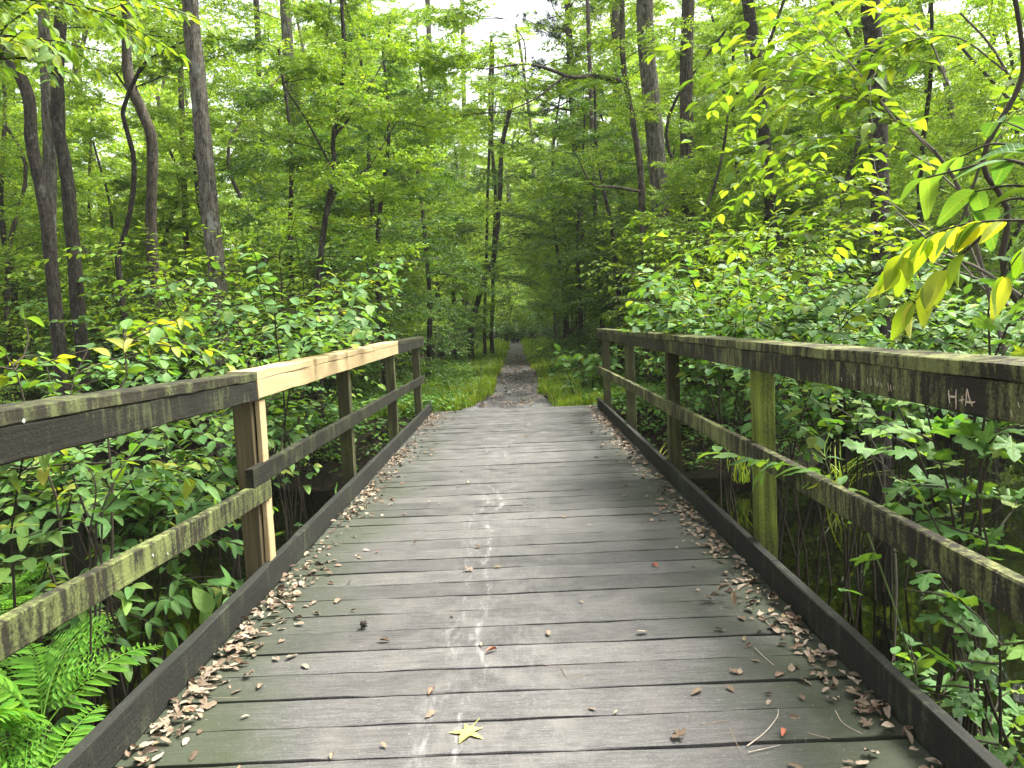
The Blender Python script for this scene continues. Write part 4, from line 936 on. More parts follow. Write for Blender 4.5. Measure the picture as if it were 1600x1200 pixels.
# --- near shrubs (x, y, ...)
rng = np.random.default_rng(8)
def X_at(px, Y): return float(at(px, 500, Y)[0])
NEAR = [
 ('leafy_shrub', 'broad pale green shrub pressing against the right handrail near the third post', (X_at(1150, 6.0), 6.0, -.9), 'round', 'big', dict(H=2.35, spread=.8, nstem=9, leaf=.085, spacing=.075, nside=6, sidelen=.6, start=.66)),
 ('leafy_shrub', 'pale green shrub above the middle of the right handrail', (X_at(1270, 5.0), 5.0, -.9), 'round', 'big', dict(H=2.3, spread=.8, nstem=9, leaf=.08, spacing=.075, nside=6, sidelen=.6, start=.66)),
 ('leafy_shrub', 'green shrub between the handrail and the thick dark trunk', (X_at(1370, 5.4), 5.4, -.9), 'round', 'big', dict(H=2.6, spread=.8, nstem=8, leaf=.08, spacing=.08, nside=6, sidelen=.6, start=.66)),
 ('maple_seedling', 'young plant with lobed leaves standing just above the right handrail', (X_at(1500, 2.6), 2.6, -.8), 'maple', 'big', dict(H=2.3, spread=.36, nstem=6, leaf=.115, spacing=.09, nside=4, sidelen=.32, start=.62)),
 ('maple_seedling', 'lobed-leaf plant below the right handrail at the picture edge', (X_at(1560, 2.3), 2.3, -.8), 'maple', 'big', dict(H=1.5, spread=.26, nstem=5, leaf=.10, spacing=.10, nside=4, sidelen=.28, start=.25)),
 ('maple_seedling', 'lobed-leaf plant standing in dark water behind the right mid rail', (X_at(1440, 3.1), 3.1, -.95), 'maple', 'big', dict(H=.62, spread=.3, nstem=4, leaf=.10, spacing=.10, nside=3, sidelen=.22, start=.4)),
 ('creek_plant', 'fresh green leafy plant outside the right kerb, under the mid rail', (X_at(1345, 2.75), 2.75, -.95), 'fine', 'big', dict(H=1.0, spread=.32, nstem=8, leaf=.085, spacing=.075, nside=5, sidelen=.22, start=.45)),
 ('creek_plant', 'leafy plant at the lower right corner outside the kerb', (1.43, 2.50, -.9), 'fine', 'big', dict(H=.85, spread=.35, nstem=9, leaf=.08, spacing=.075, nside=6, sidelen=.22, start=.3)),
 ('creek_plant', 'dark leafy plant in the bottom right corner', (1.52, 2.22, -.9), 'maple', 'big', dict(H=.9, spread=.3, nstem=7, leaf=.075, spacing=.07, nside=5, sidelen=.2, start=.3)),
 ('yellow_shrub', 'shrub with yellow and green pointed leaves above the left handrail at the picture edge', (X_at(40, 3.1), 3.1, -.85), 'fine', 'yg', dict(H=2.12, spread=.55, nstem=4, leaf=.10, spacing=.08, nside=3, sidelen=.45, start=.85, arch=.7)),
 ('leafy_shrub', 'dense shrub of small oval leaves above the left handrail', (X_at(120, 4.2), 4.2, -.95), 'round', 'big', dict(H=2.1, spread=.9, nstem=9, leaf=.075, spacing=.07, nside=6, sidelen=.6, start=.66)),
 ('leafy_shrub', 'shrub with arching twigs of oval leaves before the grey-brown trunk', (X_at(330, 5.2), 5.2, -.95), 'round', 'big', dict(H=2.35, spread=1.0, nstem=8, leaf=.08, spacing=.085, nside=6, sidelen=.6, start=.66, arch=.6)),
 ('leafy_shrub', 'light shrub reaching above the new pine handrail', (X_at(450, 6.2), 6.2, -.95), 'round', 'big', dict(H=2.6, spread=.9, nstem=7, leaf=.08, spacing=.09, nside=5, sidelen=.6, start=.66, arch=.5)),
 ('creek_shrub', 'spreading green shrub under the left handrail by the picture edge', (X_at(-20, 3.1), 3.1, -.85), 'fine', 'big', dict(H=1.42, spread=.45, nstem=7, leaf=.095, spacing=.085, nside=6, sidelen=.35, start=.5)),
 ('creek_shrub', 'pointed-leaf green shrub between the left rails', (X_at(140, 3.6), 3.6, -.95), 'lance', 'big', dict(H=1.40, spread=.5, nstem=8, leaf=.105, spacing=.085, nside=5, sidelen=.35, start=.62)),
 ('pokeweed', 'upright plant with large drooping leaves beside the split post', (X_at(290, 3.45), 3.45, -.95), 'fine', 'big', dict(H=1.05, spread=.16, nstem=3, leaf=.135, spacing=.10, nside=3, sidelen=.16, start=.5, droop=.7, ang=60)),
 ('creek_plant', 'bright leafy sprig behind the left kerb at the second dark post', (-1.46, 5.3, -.95), 'fine', 'big', dict(H=1.08, spread=.25, nstem=4, leaf=.10, spacing=.08, nside=3, sidelen=.22, start=.6)),
 ('leafy_shrub', 'broad-leaved plant at the far end of the right railing', (X_at(925, 11.9), 11.9), 'round', 'big', dict(H=.95, spread=.5, nstem=7, leaf=.13, spacing=.10, nside=4, sidelen=.3)),
]
for nm, lab, b, sh, mt, kw in NEAR:
    shrub(nm, lab, 'plant' if nm in ('creek_plant', 'maple_seedling', 'pokeweed') else 'shrub', b, sh, mt, minpx=12, **kw)
# traced sprays
rng = np.random.default_rng(9)
def traced_plant(name, label, cat, base, branches, shape, mat, stem='twig', up=None):
    base = np.array(base); W_, L_ = [], Leaves(); conn = False
    for pix, Y0, Y1, leaf, sp, kw in branches:
        P = traced_branch(pix, Y0, Y1, leaf, sp, L_, W_, **kw)
        if name != 'rail_vine' or not conn: W_.append((polyline([base, base * .5 + P[0] * .5 + np.array([.04, 0, .1]), P[0]], 8), np.linspace(1.2, 1.0, 8) * kw.get('rad', .008)))
        conn = True
    t = thing(name, label, cat, base); emit_plant(t, base, W_, L_.cat(), shape, mat, BARK[stem], over_rail=(name == 'rail_vine')); return t
traced_plant('leafy_sprig', 'sprig of large pale leaves rising under the left handrail', 'plant', (-1.75, 2.7, -.9), [([(150, 820), (175, 760), (205, 710), (240, 672), (268, 655)], 2.95, 3.25, .115, .075, dict(rad=.005, droop=.4)), ([(160, 800), (215, 745), (270, 735), (320, 760)], 2.95, 3.35, .12, .07, dict(rad=.004, droop=.35)), ([(140, 830), (150, 770), (140, 735), (110, 720)], 2.7, 2.8, .10, .07, dict(rad=.004))], 'fine', 'big')
traced_plant('rail_vine', 'leafy vine lying across the right mid rail in front of the green post', 'vine', (1.40, 2.4, -.9), [([(1335, 775), (1290, 745), (1240, 728), (1190, 720), (1120, 708)], 2.72, 3.35, .115, .055, dict(rad=.003, droop=.15, start=.05, njit=.2)), ([(1300, 748), (1290, 715), (1300, 690)], 2.75, 2.8, .10, .05, dict(rad=.002, droop=.1, start=.5)), ([(1200, 722), (1190, 745), (1175, 755)], 3.1, 3.05, .09, .04, dict(rad=.002, droop=.1, start=.4))], 'fine', 'big', 'stem')
traced_plant('overhead_branch', 'sunny branch of oval leaves hanging in at the top left corner', 'branch', (-4.6, 4.6, -.6), [([(-140, 60), (-40, 55), (60, 60), (160, 80)], 4.4, 4.6, .10, .06, dict(rad=.010, nside=7, sidelen=.5)), ([(-140, 20), (-20, 0), (100, 5), (200, 30)], 4.4, 4.8, .10, .06, dict(rad=.010, nside=7, sidelen=.5)), ([(-140, 90), (-60, 100), (40, 90), (110, 115)], 4.5, 4.4, .095, .06, dict(rad=.010, nside=6, sidelen=.4)), ([(-140, -60), (40, -50), (180, -10), (290, 20)], 4.5, 5.0, .10, .06, dict(rad=.010, nside=8, sidelen=.5))], 'fine', 'bright')
traced_plant('bare_shrub', 'thin grey bare-stemmed shrub standing in the water behind the right rails', 'shrub', (2.15, 4.4, -.95), [([(1382, 770), (1378, 720), (1345, 665), (1300, 635), (1255, 640)], 4.4, 4.3, .11, .075, dict(rad=.007, start=.62)), ([(1382, 770), (1380, 700), (1400, 650), (1420, 610)], 4.4, 4.4, .10, .08, dict(rad=.006, start=.85)), ([(1385, 780), (1360, 710), (1330, 670)], 4.4, 4.3, .09, .08, dict(rad=.005, start=.85))], 'lance', 'bright', 'palegrey')
# ferns
def fern_mesh(Lf, rng, npair=17, w=.34, bip=True):
    ps = []; t = np.linspace(0, 1, 12); spine = np.stack([Lf * t * (1 - .12 * t), 0 * t, Lf * (.55 * t - .62 * t ** 2)], -1)
    ps.append(tube(spine, np.linspace(.0032, .001, 12), 4)); P, D, N, S = [], [], [], []
    for k in range(npair):
        u = .16 + .82 * k / npair; p = np.array([np.interp(u, t, spine[:, c]) for c in range(3)]); ln = w * Lf * math.sin(math.pi * min(.97, .22 + .78 * u)) ** .8
        for sg in (-1, 1):
            dv = norm(np.array([.42 + rng.normal(0, .07), sg * .9, -.16 + rng.normal(0, .12)]));
            if bip:
                nn = max(4, int(ln / .022)); pp = [p + dv * ln * q / nn for q in range(nn + 1)]; ps.append(tube([pp[0], pp[-1]], [.0012, .0006], 3))
                for q in range(1, nn + 1):
                    f = 1 - .65 * (q / nn) ** 2
                    for s2 in (-1, 1):
                        P.append(pp[q]); D.append(norm(dv * .45 + s2 * np.cross([0, 0, 1], dv) + np.array([0, 0, -.1]))); N.append((rng.normal(0, .15), rng.normal(0, .15), 1)); S.append(.042 * f * Lf / .6 * rng.uniform(.8, 1.15))
            else:
                P.append(p); D.append(dv); N.append((rng.normal(0, .15), rng.normal(0, .15), 1)); S.append(ln)
    ps.append(leaves_geo(np.array(P), np.array(D), np.array(N), np.array(S), tmpl_ovate(.34 if bip else .2, .05, .1)))
    V, Fc = merge(ps); return mk_mesh('frond', V, Fc, LM['fern'])
FR = [fern_mesh(.62, rng, 13, .30), fern_mesh(.55, rng, 12, .32), fern_mesh(.55, rng, 19, .20, False)]
def fern(label, base, n, sc, az0=0, azs=math.pi, el=.6, kinds=(0, 1)):
    t = thing('fern', label, 'fern', base)
    for k in range(n):
        o = link('frond', FR[kinds[k % len(kinds)]], t); s = sc * rng.uniform(.75, 1.1); o.scale = (s, s, s)
        az = az0 + (k / n * 2 - 1) * azs + rng.normal(0, .15); o.rotation_euler = (rng.normal(0, .15), -rng.uniform(el - .35, el + .25), az)
    return t
fern('large feathery fern in the bottom left corner outside the kerb', (-1.70, 2.55, -.10), 10, 1.0, math.pi, 2.2, .6, (2, 0, 1))
fern('second feathery fern lower in the bottom left corner', (-1.58, 2.25, -.24), 9, .95, math.pi, 2.3, .55, (0, 2, 1))
fern('small fern behind the left mid rail at the picture edge', (-2.35, 3.3, .05), 7, .7, .2, 2.6, .5)
link('rhizome', mk_mesh('rhizome', *tube([(-1.72, 2.55, -.95), (-1.72, 2.55, -.6), (-1.72, 2.55, -.2)], [.06, .05, .03], 7), BARK['dark']), None)
bpy.data.objects['rhizome'].parent = [o for o in bpy.data.objects if o.name == 'fern'][0]; bpy.data.objects['rhizome'].location = (1.72, -2.55, .22)
# grass clumps at the kerbs
def blade(L, w, bend, rng):
    w *= .75; t = np.linspace(0, 1, 8); x = bend * L * t ** 2; z = L * (t - .35 * bend * t ** 2.5); hw = w / 2 * (1 - t ** 2.2) + .0004
    V = np.concatenate([np.stack([x, -hw, z + .15 * hw], -1), np.stack([x, 0 * t, z], -1), np.stack([x, hw, z + .15 * hw], -1)]); T = []
    for k in range(7):
        for a in (0, 8): T += [(a + k, a + 8 + k, a + 9 + k), (a + k, a + 9 + k, a + 1 + k)]
    return mk_mesh('blade', V, np.array(T), LM['grass'], True)
BL = [blade(.55, .016, .7, rng), blade(.5, .014, 1.0, rng), blade(.42, .013, .4, rng)]
def grass(label, base, n, sc, spread=.08):
    t = thing('grass_clump', label, 'grass', base)
    for k in range(n):
        o = link('blade', BL[int(rng.integers(3))], t, (rng.normal(0, spread), rng.normal(0, spread), 0)); s = sc * rng.uniform(.6, 1.15); o.scale = (s, s * .9, s); o.rotation_euler = (rng.normal(0, .15), rng.normal(0, .2), rng.uniform(0, 6.28))
for lab, b, n, s in (('tall bright grass clump outside the right kerb below the mid rail', (1.36, 2.75, -.55), 22, .85), ('grass tuft outside the right kerb nearer the bottom corner', (1.36, 2.35, -.55), 18, .8), ('few bright grass blades beside the left kerb above the fern', (-1.36, 2.75, -.45), 9, .9), ('pale grass blades leaning on the left kerb by the fern', (-1.36, 2.3, -.45), 8, .85),
                     ('upright grass tuft outside the right kerb before the last post', (1.55, 8.6, -.55), 22, 1.2), ('drooping grass on the far creek bank right of the green post', (2.6, 8.9, -.75), 26, 1.3), ('drooping grass tuft hanging over dark water at right', (3.5, 8.4, -.85), 24, 1.4)):
    grass(lab, b, n, s)
# saw palmetto by the path
def palmetto(base, label, n=9, s=.75):
    t = thing('palmetto', label, 'palm', base)
    ps = []
    for k in range(26):
        a = math.radians(-115 + 230 * k / 25); ps.append(leaves_geo(np.array([[.0, 0, 0]]), np.array([[math.cos(a), math.sin(a), .12 * math.sin(k * 2.1)]]), np.array([[0, .1, 1.0]]), np.array([.6 * (.8 + .2 * math.cos(a))]), tmpl_diamond(.06, .03, .12)))
    V, Fc = merge(ps); V[:, 0] += .5; sv, sf = tube([(0, 0, 0), (.5, 0, 0)], [.008, .006], 4); V, Fc = merge([(V, Fc), (sv, sf)]); me = mk_mesh('fan_leaf', V, Fc, LM['palm'])
    for k in range(n):
        o = link('fan_leaf', me, t); q = s * rng.uniform(.7, 1.1); o.scale = (q, q, q); o.rotation_euler = (rng.normal(0, .4), -rng.uniform(.3, 1.2), k * 2.4)
palmetto((X_at(884, 21.0), 21.0, gz(X_at(884, 21.0), 21.0)), 'grey-green fan palmetto right of the path beyond the bridge')
palmetto((X_at(905, 23.5), 23.5, gz(X_at(905, 23.5), 23.5)), 'smaller grey-green palmetto behind the first one', 7, .65)

# --- middle-distance shrubs: prototypes copied
rng = np.random.default_rng(14)
def shrub_proto(H, spread, nstem, leaf, spacing, mat, shape='round', **kw):
    w, lv = grow_shrub(rng, np.zeros(3), H, spread, nstem, leaf, spacing, **kw); V, Fc = wood_geo(w, 4); tm = tmpl_ovate({'fine': .5, 'lance': .4, 'round': .64}[shape]); Vl, Fl = leaves_geo(*lv, tm)
    return dict(stem=mk_mesh('stem', V, Fc, BARK['twig']), foliage=mk_mesh('foliage', Vl, Fl, LM[mat], True))
SHP = [shrub_proto(1.7, .8, 10, .08, .065, 'shrub', nside=8, sidelen=.6), shrub_proto(1.2, .7, 10, .075, .06, 'shrub', nside=8, sidelen=.5), shrub_proto(2.2, .9, 10, .075, .065, 'mid', 'fine', nside=9, sidelen=.7), shrub_proto(1.6, .8, 11, .07, .055, 'dark', 'lance', nside=9, sidelen=.6), shrub_proto(.8, .5, 9, .07, .055, 'ground', nside=6, sidelen=.35)]
def plant_shrub(k, x, y, s, label, group, z=None):
    t = thing('woodland_shrub', label, 'shrub', (x, y, gz(x, y) - .03 if z is None else z), group); t.rotation_euler = (0, 0, rng.uniform(0, 6.28)); t.scale = (s, s, s * rng.uniform(.85, 1.15))
    link('stem', SHP[k]['stem'], t); link('foliage', SHP[k]['foliage'], t)['kind'] = 'stuff'
def scatter_shrubs(n, xr, yr, ks, sr, label, group, mind=.7, ok=lambda x, y: True):
    pts = []; tries = 0
    while len(pts) < n and tries < n * 60:
        tries += 1; x = rng.uniform(*xr); y = rng.uniform(*yr)
        if gz(x, y) < -.88 or not ok(x, y): continue
        if any((x - a) ** 2 + (y - b) ** 2 < mind ** 2 for a, b in pts): continue
        pts.append((x, y)); plant_shrub(int(rng.choice(ks)), x, y, rng.uniform(*sr), f'{label} {where(x, y)}', group)
infr = lambda x, y: abs(x) < y * .75 + 1
scatter_shrubs(26, (-11, -2.6), (9.6, 16), (0, 1, 0, 2, 3), (.7, 1.15), 'green shrub on the left bank', 'shrubs on the left bank', .8, infr)
scatter_shrubs(26, (2.3, 11), (9.2, 16), (0, 1, 0, 2, 1), (.7, 1.15), 'green shrub on the right bank', 'shrubs on the right bank', .8, infr)
scatter_shrubs(16, (-10, -3.2), (10.2, 13.8), (2, 2, 3, 0), (1.25, 1.75), 'tall layered shrub before the left trunks', 'tall shrubs before the left trunks', 1.0, infr)
scatter_shrubs(16, (3.0, 10), (10.2, 13.8), (2, 2, 3, 0), (1.25, 1.75), 'tall layered shrub before the right trunks', 'tall shrubs before the right trunks', 1.0, infr)
for x_, y_, s_ in ((-.1, 44.0, .9), (.35, 44.4, 1.0), (-.5, 44.6, 1.0), (.1, 45.2, 1.3)): plant_shrub(1, x_, y_, s_, 'bright leafy shrub standing at the very end of the path', 'shrubs at the very end of the path')
scatter_shrubs(20, (-5.5, -1.75), (12.5, 36), (3, 3, 2, 1), (.7, 1.2), 'shrub on the left path edge', 'shrubs left of the path', 1.0)
scatter_shrubs(20, (2.0, 6), (14, 38), (3, 3, 0, 1), (.7, 1.2), 'shrub on the right path edge', 'shrubs right of the path', 1.0, lambda x, y: (x > 2.4 or y > 26) and not (855 < float(project(np.array([x, y, .3]))[0]) < 925 and y < 24))
scatter_shrubs(36, (-22, -4), (15, 32), (2, 0, 3, 2), (.9, 1.6), 'tall shrub deep in the left wood', 'understory shrubs on the left', 1.2, infr)
scatter_shrubs(36, (4, 22), (15, 32), (2, 0, 3, 2), (.9, 1.6), 'tall shrub deep in the right wood', 'understory shrubs on the right', 1.2, infr)
scatter_shrubs(30, (-6, 6), (45, 60), (2, 0, 2), (1.2, 2.4), 'tall shrub closing the far view', 'shrubs at the end of the path', 1.2)

for k_, (x_, y_, s_) in enumerate(((-2.6, 48.5, .8), (.3, 50.0, .9), (2.6, 48.5, .75), (-3.2, 50, 1.0), (3.4, 51, 1.0), (-.6, 52, 1.1), (1.2, 54, 1.1), (-2.2, 55, 1.2), (2.6, 56, 1.2))):
    plant_tree(UND[3], 'understory_tree', 'small leafy tree closing the view at the end of the path', x_, y_, s_ * 1.3, group='small trees at the end of the path')
scatter_shrubs(34, (-6, 6), (43.5, 50), (1, 4, 0), (1.0, 1.6), 'low shrub closing the far view', 'low shrubs at the end of the path', .6, lambda x, y: y > 46 or abs(x) > .9)
# --- ground cover, grass verge, litter (uncountable)
rng = np.random.default_rng(15)
n = 10600; x = np.concatenate([rng.uniform(-12, 12, 4800), rng.uniform(-3.4, 3.4, 3600), rng.choice([-1, 1], 2200) * rng.uniform(1.25, 4.5, 2200)]); y = np.concatenate([rng.uniform(8.8, 26, 4800), 11 + 36 * rng.random(3600) ** 1.8, rng.uniform(8.7, 12.5, 2200)]); z = terrain(x, y)
keep = (z > -.80) & (np.abs(x) > .58 + .45 * rng.random(n) + .3 * np.exp(-(y - 10.9).clip(0) / 1.2)) & (np.abs(x) < y * .75 + 1); x, y, z = x[keep], y[keep], z[keep]
P, D, N, S = [], [], [], []
for a, b, c in zip(x, y, z):
    k = int(rng.integers(5, 10)); az = rng.uniform(0, 6.28, k); h = rng.uniform(.03, .26, k)
    P.append(np.stack([a + .07 * np.cos(az), b + .07 * np.sin(az), c + h], -1)); D.append(np.stack([np.cos(az), np.sin(az), rng.normal(-.05, .25, k)], -1)); N.append(np.array([0, 0, 1.0]) + rng.normal(0, .3, (k, 3))); S.append(rng.uniform(.045, .095, k))
V, Fc = leaves_geo(np.concatenate(P), np.concatenate(D), np.concatenate(N), np.concatenate(S), tmpl_ovate(.6)); gc = link('ground_cover', mk_mesh('ground_cover', V, Fc, LM['ground'])); tag(gc, 'low green leafy ground cover on the creek banks', 'ground cover', kind='stuff')
def grass_geo(n, xr, yr, hgt, cond):
    x = rng.uniform(*xr, n); y = yr[0] + (yr[1] - yr[0]) * rng.random(n) ** 1.5; k = cond(x, y); x, y = x[k], y[k]; n = len(x); z = terrain(x, y); az = rng.uniform(0, 6.28, n); h = hgt * rng.uniform(.35, 1.2, n) * (1 + .75 * vnoise(x * 1.7, y * 1.7, 4)); b = rng.uniform(.1, .55, n) * h; w = rng.uniform(.004, .008, n) * (1 + y / 25)
    cx, sx = np.cos(az), np.sin(az); p0 = np.stack([x, y, z - .01], -1); sd = np.stack([-sx, cx, 0 * x], -1) * w[:, None]; m = p0 + np.stack([cx * b * .35, sx * b * .35, h * .6], -1); tp = p0 + np.stack([cx * b, sx * b, h * .92], -1)
    V = np.stack([p0 - sd, p0 + sd, m - sd * .8, m + sd * .8, tp], 1).reshape(-1, 3); F0 = np.array([[0, 1, 3], [0, 3, 2], [2, 3, 4]]); return V, (F0[None] + (np.arange(n) * 5)[:, None, None]).reshape(-1, 3)
def verge(x, y):
    cl = .42 + .10 * vnoise(y * .7, 0 * y, 9) + .10 * vnoise(x * 3, y * 3, 31) + .36 * np.exp(-(y - 10.9) / 1.2) + np.where(x < 0, .42 * np.exp(-(y - 10.9) / 1.2), 0)
    e = np.abs(x) - cl; return (e > 0) & (rng.random(len(x)) < np.exp(-np.maximum(e - .9, 0) / .5))
V, Fc = grass_geo(110000, (-3.2, 3.2), (10.98, 52), .20, verge); gr = link('grass', mk_mesh('grass', V, Fc, LM['grass'])); tag(gr, 'bright green grass along both edges of the path', 'grass', kind='stuff')
n = 9600; x = np.concatenate([rng.uniform(-11, 11, 9000), rng.normal(0, .5, 600)]); y = np.concatenate([rng.uniform(8.6, 24, 9000), rng.uniform(11.1, 30, 600)]); z = terrain(x, y); k = (z > -.83) & ((np.abs(x) > .75) | (y > 11.3)) & ((y > 11.05) | (np.abs(x) > 1.45)); z = np.where((np.abs(x) < .6), z + .035, z); x, y, z = x[k], y[k], z[k]; n = len(x)
V, Fc = leaves_geo(np.stack([x, y, z + .012], -1), norm(np.stack([rng.normal(0, 1, n), rng.normal(0, 1, n), rng.normal(0, .15, n)], -1)), np.array([0, 0, 1.0]) + rng.normal(0, .3, (n, 3)), rng.uniform(.05, .10, n), tmpl_ovate(.5, .1, .1)); ll = link('leaf_litter', mk_mesh('leaf_litter', V, Fc, DEAD)); tag(ll, 'brown leaf litter on the forest floor', 'leaf litter', kind='stuff')

# ------------------------------------------------------------------ things lying on the deck
rng = np.random.default_rng(16)
DL = [mk_mesh('fallen_leaf', *tmpl_fine(.42, -.03, -.05, .25, curl=.16, wave=.02, seed=11), DEAD, True), mk_mesh('fallen_leaf', *tmpl_fine(.46, .05, .10, -.2, curl=-.10, wave=.03, seed=12), DEAD, True), mk_mesh('fallen_leaf', *tmpl_fine(.36, .02, -.20, .3, curl=.22, wave=.02, seed=13), DEAD, True), mk_mesh('fallen_leaf', *tmpl_lobed(MAPLE, dz=.09, droop=-.25, seed=14), DEAD, True), mk_mesh('fallen_leaf', *tmpl_fine(.5, .0, .06, 0, curl=.03, wave=.015, seed=15), DEAD, True)]
def drop_leaf(x, y, s, label, group, z=.004, tilt=.25, k=None, name='fallen_leaf'):
    me = DL[int(rng.integers(5)) if k is None else k]; o = link(name, me, None, (x, y, z)); tag(o, label, 'leaf', group)
    o.rotation_euler = (rng.normal(0, tilt), rng.normal(0, tilt * .6), rng.uniform(0, 6.28)); o.scale = (s, s, s)
    lo = 1e9
    R = o.rotation_euler.to_matrix()
    zs = np.array([v.co for v in me.vertices]) @ np.array(R).T[:, 2] * s
    o.location.z = z - float(zs.min()) + .0008
    return o
band = []
for side in (-1, 1):
    X0 = XL if side < 0 else XR
    dens = lambda y: .55 + .45 * float(vnoise(y * 1.1, side * 3.0, 21)) + (.25 if side > 0 else .0)
    n = 0
    while n < 860:
        y = rng.uniform(1.3, 10.8)
        if rng.random() > max(.12, dens(y)): continue
        d = abs(rng.normal(0, .075)) + .004 if rng.random() < .88 else rng.uniform(0, .36)
        band.append((X0 - side * (d + .02), y, rng.uniform(.026, .060), side, d)); n += 1
band.sort(key=lambda q: q[1] / q[2])
sides_name = {-1: 'left', 1: 'right'}
for x, y, s, sd, d in band[:224]:
    drop_leaf(x, y, s, f'dry tan leaf in the drift of dead leaves along the {sides_name[sd]} kerb', f'dead leaves along the {sides_name[sd]} kerb', z=.003 + max(0, .022 * (1 - d / .15)) * rng.random(), tilt=.35)
rest = band[224:]; Pq = np.array([(x, y, .006 + max(0, .02 * (1 - d / .15)) * rng.random()) for x, y, s, sd, d in rest]); n = len(rest)
V, Fc = leaves_geo(Pq, norm(np.stack([rng.normal(0, 1, n), rng.normal(0, 1, n), rng.normal(0, .12, n)], -1)), np.array([0, 0, 1.0]) + rng.normal(0, .35, (n, 3)), np.array([q[2] for q in rest]), tmpl_ovate(.48, .12, -.08)); V[:, 2] = np.maximum(V[:, 2], .002 + .002 * rng.random(len(V)))
dl = link('leaf_drift', mk_mesh('leaf_drift', V, Fc, DEAD)); tag(dl, 'drifts of small dead leaves along both kerbs towards the far end', 'leaf litter', kind='stuff')
for k in range(72):
    y = 1.75 + 8.5 * rng.random() ** 1.7; x = rng.uniform(XL + .2, XR - .15)
    drop_leaf(x, y, rng.uniform(.022, .06), 'small dry leaf lying singly on the open deck boards', 'single leaves scattered on the deck', tilt=.15)
# curled heap on the right
for k, (px, py) in enumerate(((1108, 938), (1120, 930), (1132, 936), (1145, 944), (1126, 944), (1152, 936))):
    p = on_z(px, py, 0); drop_leaf(p[0], p[1], rng.uniform(.06, .085), 'curled brown leaf in the small heap on the right boards', 'curled leaves heaped on the right boards', z=.006 + .012 * (k % 3), tilt=.6, k=(0, 2)[k % 2])
# yellow star-shaped leaf
p = on_z(733, 1143, 0); YL = M('leaf_gum_yellow'); nz = YL.noise(YL.coord(), 5, 4); YL = YL.finish(YL.principled(YL.mix(nz, (.40, .34, .045), (.52, .46, .10)), .6, None, .3))
V, T = tmpl_lobed(STAR, (.28, 0), .02, .12, 3); sv, sf = tube([(-.02, 0, 0), (-.2, .02, .02), (-.42, .06, .05)], [.012, .009, .008], 5); V, T = merge([(V, T), (sv, sf)])
V[:, 2] -= V[:, 2].min(); o = link('star_leaf', mk_mesh('star_leaf', V, T, YL), None, (p[0] + .01, p[1] + .02, .0015)); o.scale = (.096, .096, .096); o.rotation_euler = (0, 0, math.radians(-112)); tag(o, 'pale yellow star-shaped leaf lying flat on the near boards', 'leaf')
# red leaf, seed burr, twigs
RED = M('leaf_red'); nz = RED.noise(RED.coord(), 6, 3); RED = RED.finish(RED.principled(RED.mix(nz, (.25, .06, .035), (.42, .16, .09)), .6, None, .3))
RL = mk_mesh('red_leaf', *tmpl_fine(.34, .04, -.15, .2, curl=.2, seed=17), RED, True)
for px, py, s, lab in ((777, 1016, .06, 'rust red folded leaf on the boards right of the pale scuff'), (1228, 1142, .06, 'orange-red crumpled leaf on the lower right boards'), (678, 1078, .055, 'flat pinkish red leaf lying on a board joint'), (1018, 884, .06, 'faded orange leaf on the right middle boards')):
    p = on_z(px, py, 0); o = link('red_leaf', RL, None, (p[0], p[1], .006)); o.scale = (s, s, s); o.rotation_euler = (.2, 0, rng.uniform(0, 6.28)); tag(o, lab, 'leaf')
p = on_z(568, 982, 0); ps = [tube([(0, 0, -.014), (0, 0, -.008), (0, 0, 0), (0, 0, .008), (0, 0, .014)], [.002, .011, .014, .011, .002], 8, .1, rng)]
for k in range(46):
    d = norm(rng.normal(0, 1, 3)); ps.append(tube([d * .011, d * rng.uniform(.018, .023)], [.0022, .0004], 4))
V, Fc = merge(ps); o = link('seed_burr', mk_mesh('seed_burr', V, Fc, plain('burr_dark', (.02, .016, .012), .9)), None, (p[0], p[1], .018)); tag(o, 'small black spiky seed ball on the left boards', 'seed ball')
TWM = plain('dry_twig', (.20, .15, .105), .85, .2, .35, 90); TWP = plain('pale_twig', (.36, .30, .23), .85, .2, .3, 90)
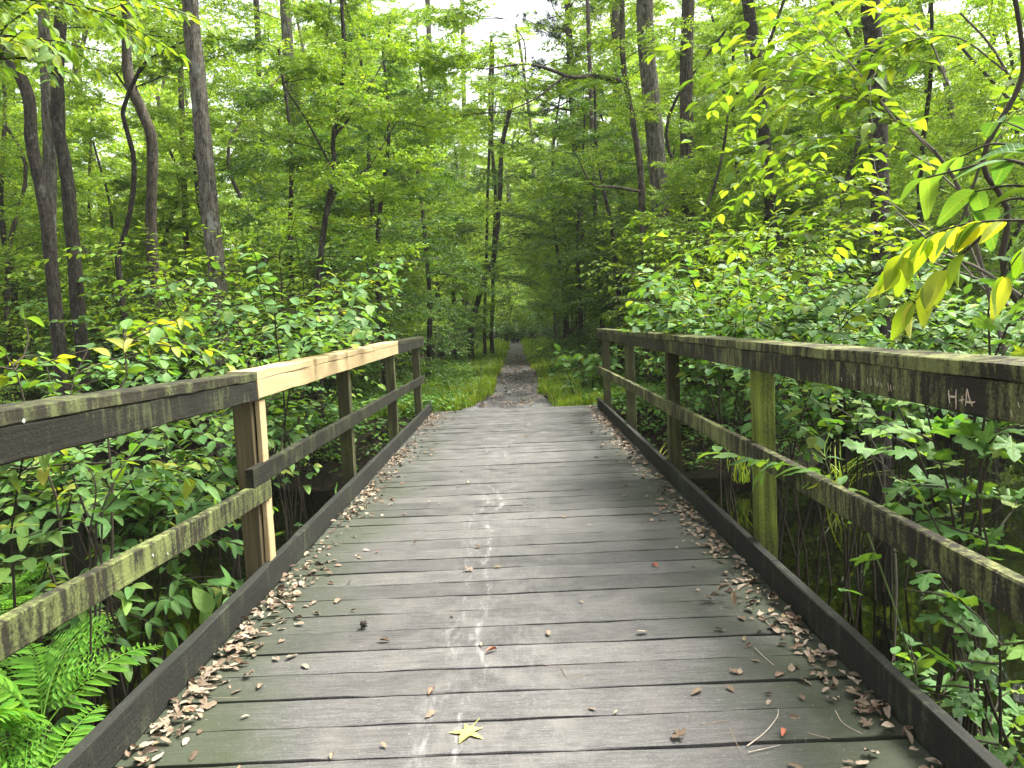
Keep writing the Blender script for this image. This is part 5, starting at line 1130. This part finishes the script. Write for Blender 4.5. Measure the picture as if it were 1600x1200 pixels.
for pix, lab, r, mt in (([(1167, 1166), (1195, 1146), (1214, 1122), (1216, 1108)], 'curved twig on the lower right boards', .0022, TWP), ([(1305, 1110), (1318, 1132), (1350, 1148)], 'thin curved twig near the right drift', .0014, TWP), ([(1179, 1012), (1192, 1026), (1210, 1040)], 'short forked twig above the right drift', .0016, TWP), ([(1186, 953), (1200, 975), (1222, 984)], 'pale bent twig beside the right leaf drift', .0016, TWP), ([(1168, 1176), (1219, 1164)], 'straight pale twig on the near right boards', .0016, TWP), ([(1140, 1138), (1157, 1175)], 'thin upright dark twig on the near right boards', .0012, TWM),
        ([(1262, 1145), (1298, 1155)], 'stubby twig right of the curved twig', .002, TWM), ([(1095, 1132), (1138, 1126)], 'twig with a leaf scrap left of the curved twig', .0016, TWM), ([(430, 934), (445, 944), (458, 957)], 'grey stick end beside the left leaf drift', .0032, TWP), ([(333, 1091), (375, 1090)], 'thin brown twig on the left boards', .0014, TWM), ([(518, 842), (528, 852), (534, 848)], 'hooked thin twig by the left kerb', .001, TWM), ([(838, 1037), (870, 1042), (900, 1042)], 'thin reddish stalk in the middle of the boards', .0012, TWM), ([(878, 1044), (890, 1060), (915, 1055)], 'bent stalk with a folded leaf in the middle of the boards', .0012, TWM)):
    Pq = [on_z(a, b, r * 1.05 + .001) for a, b in pix]; q = polyline(Pq, 10); q[:, 2] += .003 * np.sin(np.linspace(0, 3.14, 10)) * (len(pix) > 2); b = q[0].copy(); V, Fc = tube(q - b, np.linspace(r, r * .6, 10), 6, .08, rng)
    o = link('twig', mk_mesh('twig', V, Fc, mt, True), None, b); tag(o, lab, 'twig')

# ------------------------------------------------------------------ faint summer haze between the trees
V, Fc = box(-190, 190, -110, 240, -3.0, 23.0)
hz = M('haze'); pv = hz.n('VolumePrincipled'); pv.inputs['Color'].default_value = (.93, .97, .93, 1); pv.inputs['Density'].default_value = .0005; pv.inputs['Anisotropy'].default_value = .2
hz.t.links.new(pv.outputs[0], hz.out.inputs['Volume'])
haze = link('haze', mk_mesh('haze', V, Fc, hz.m)); tag(haze, 'faint pale haze hanging between the trees', 'haze', kind='stuff')
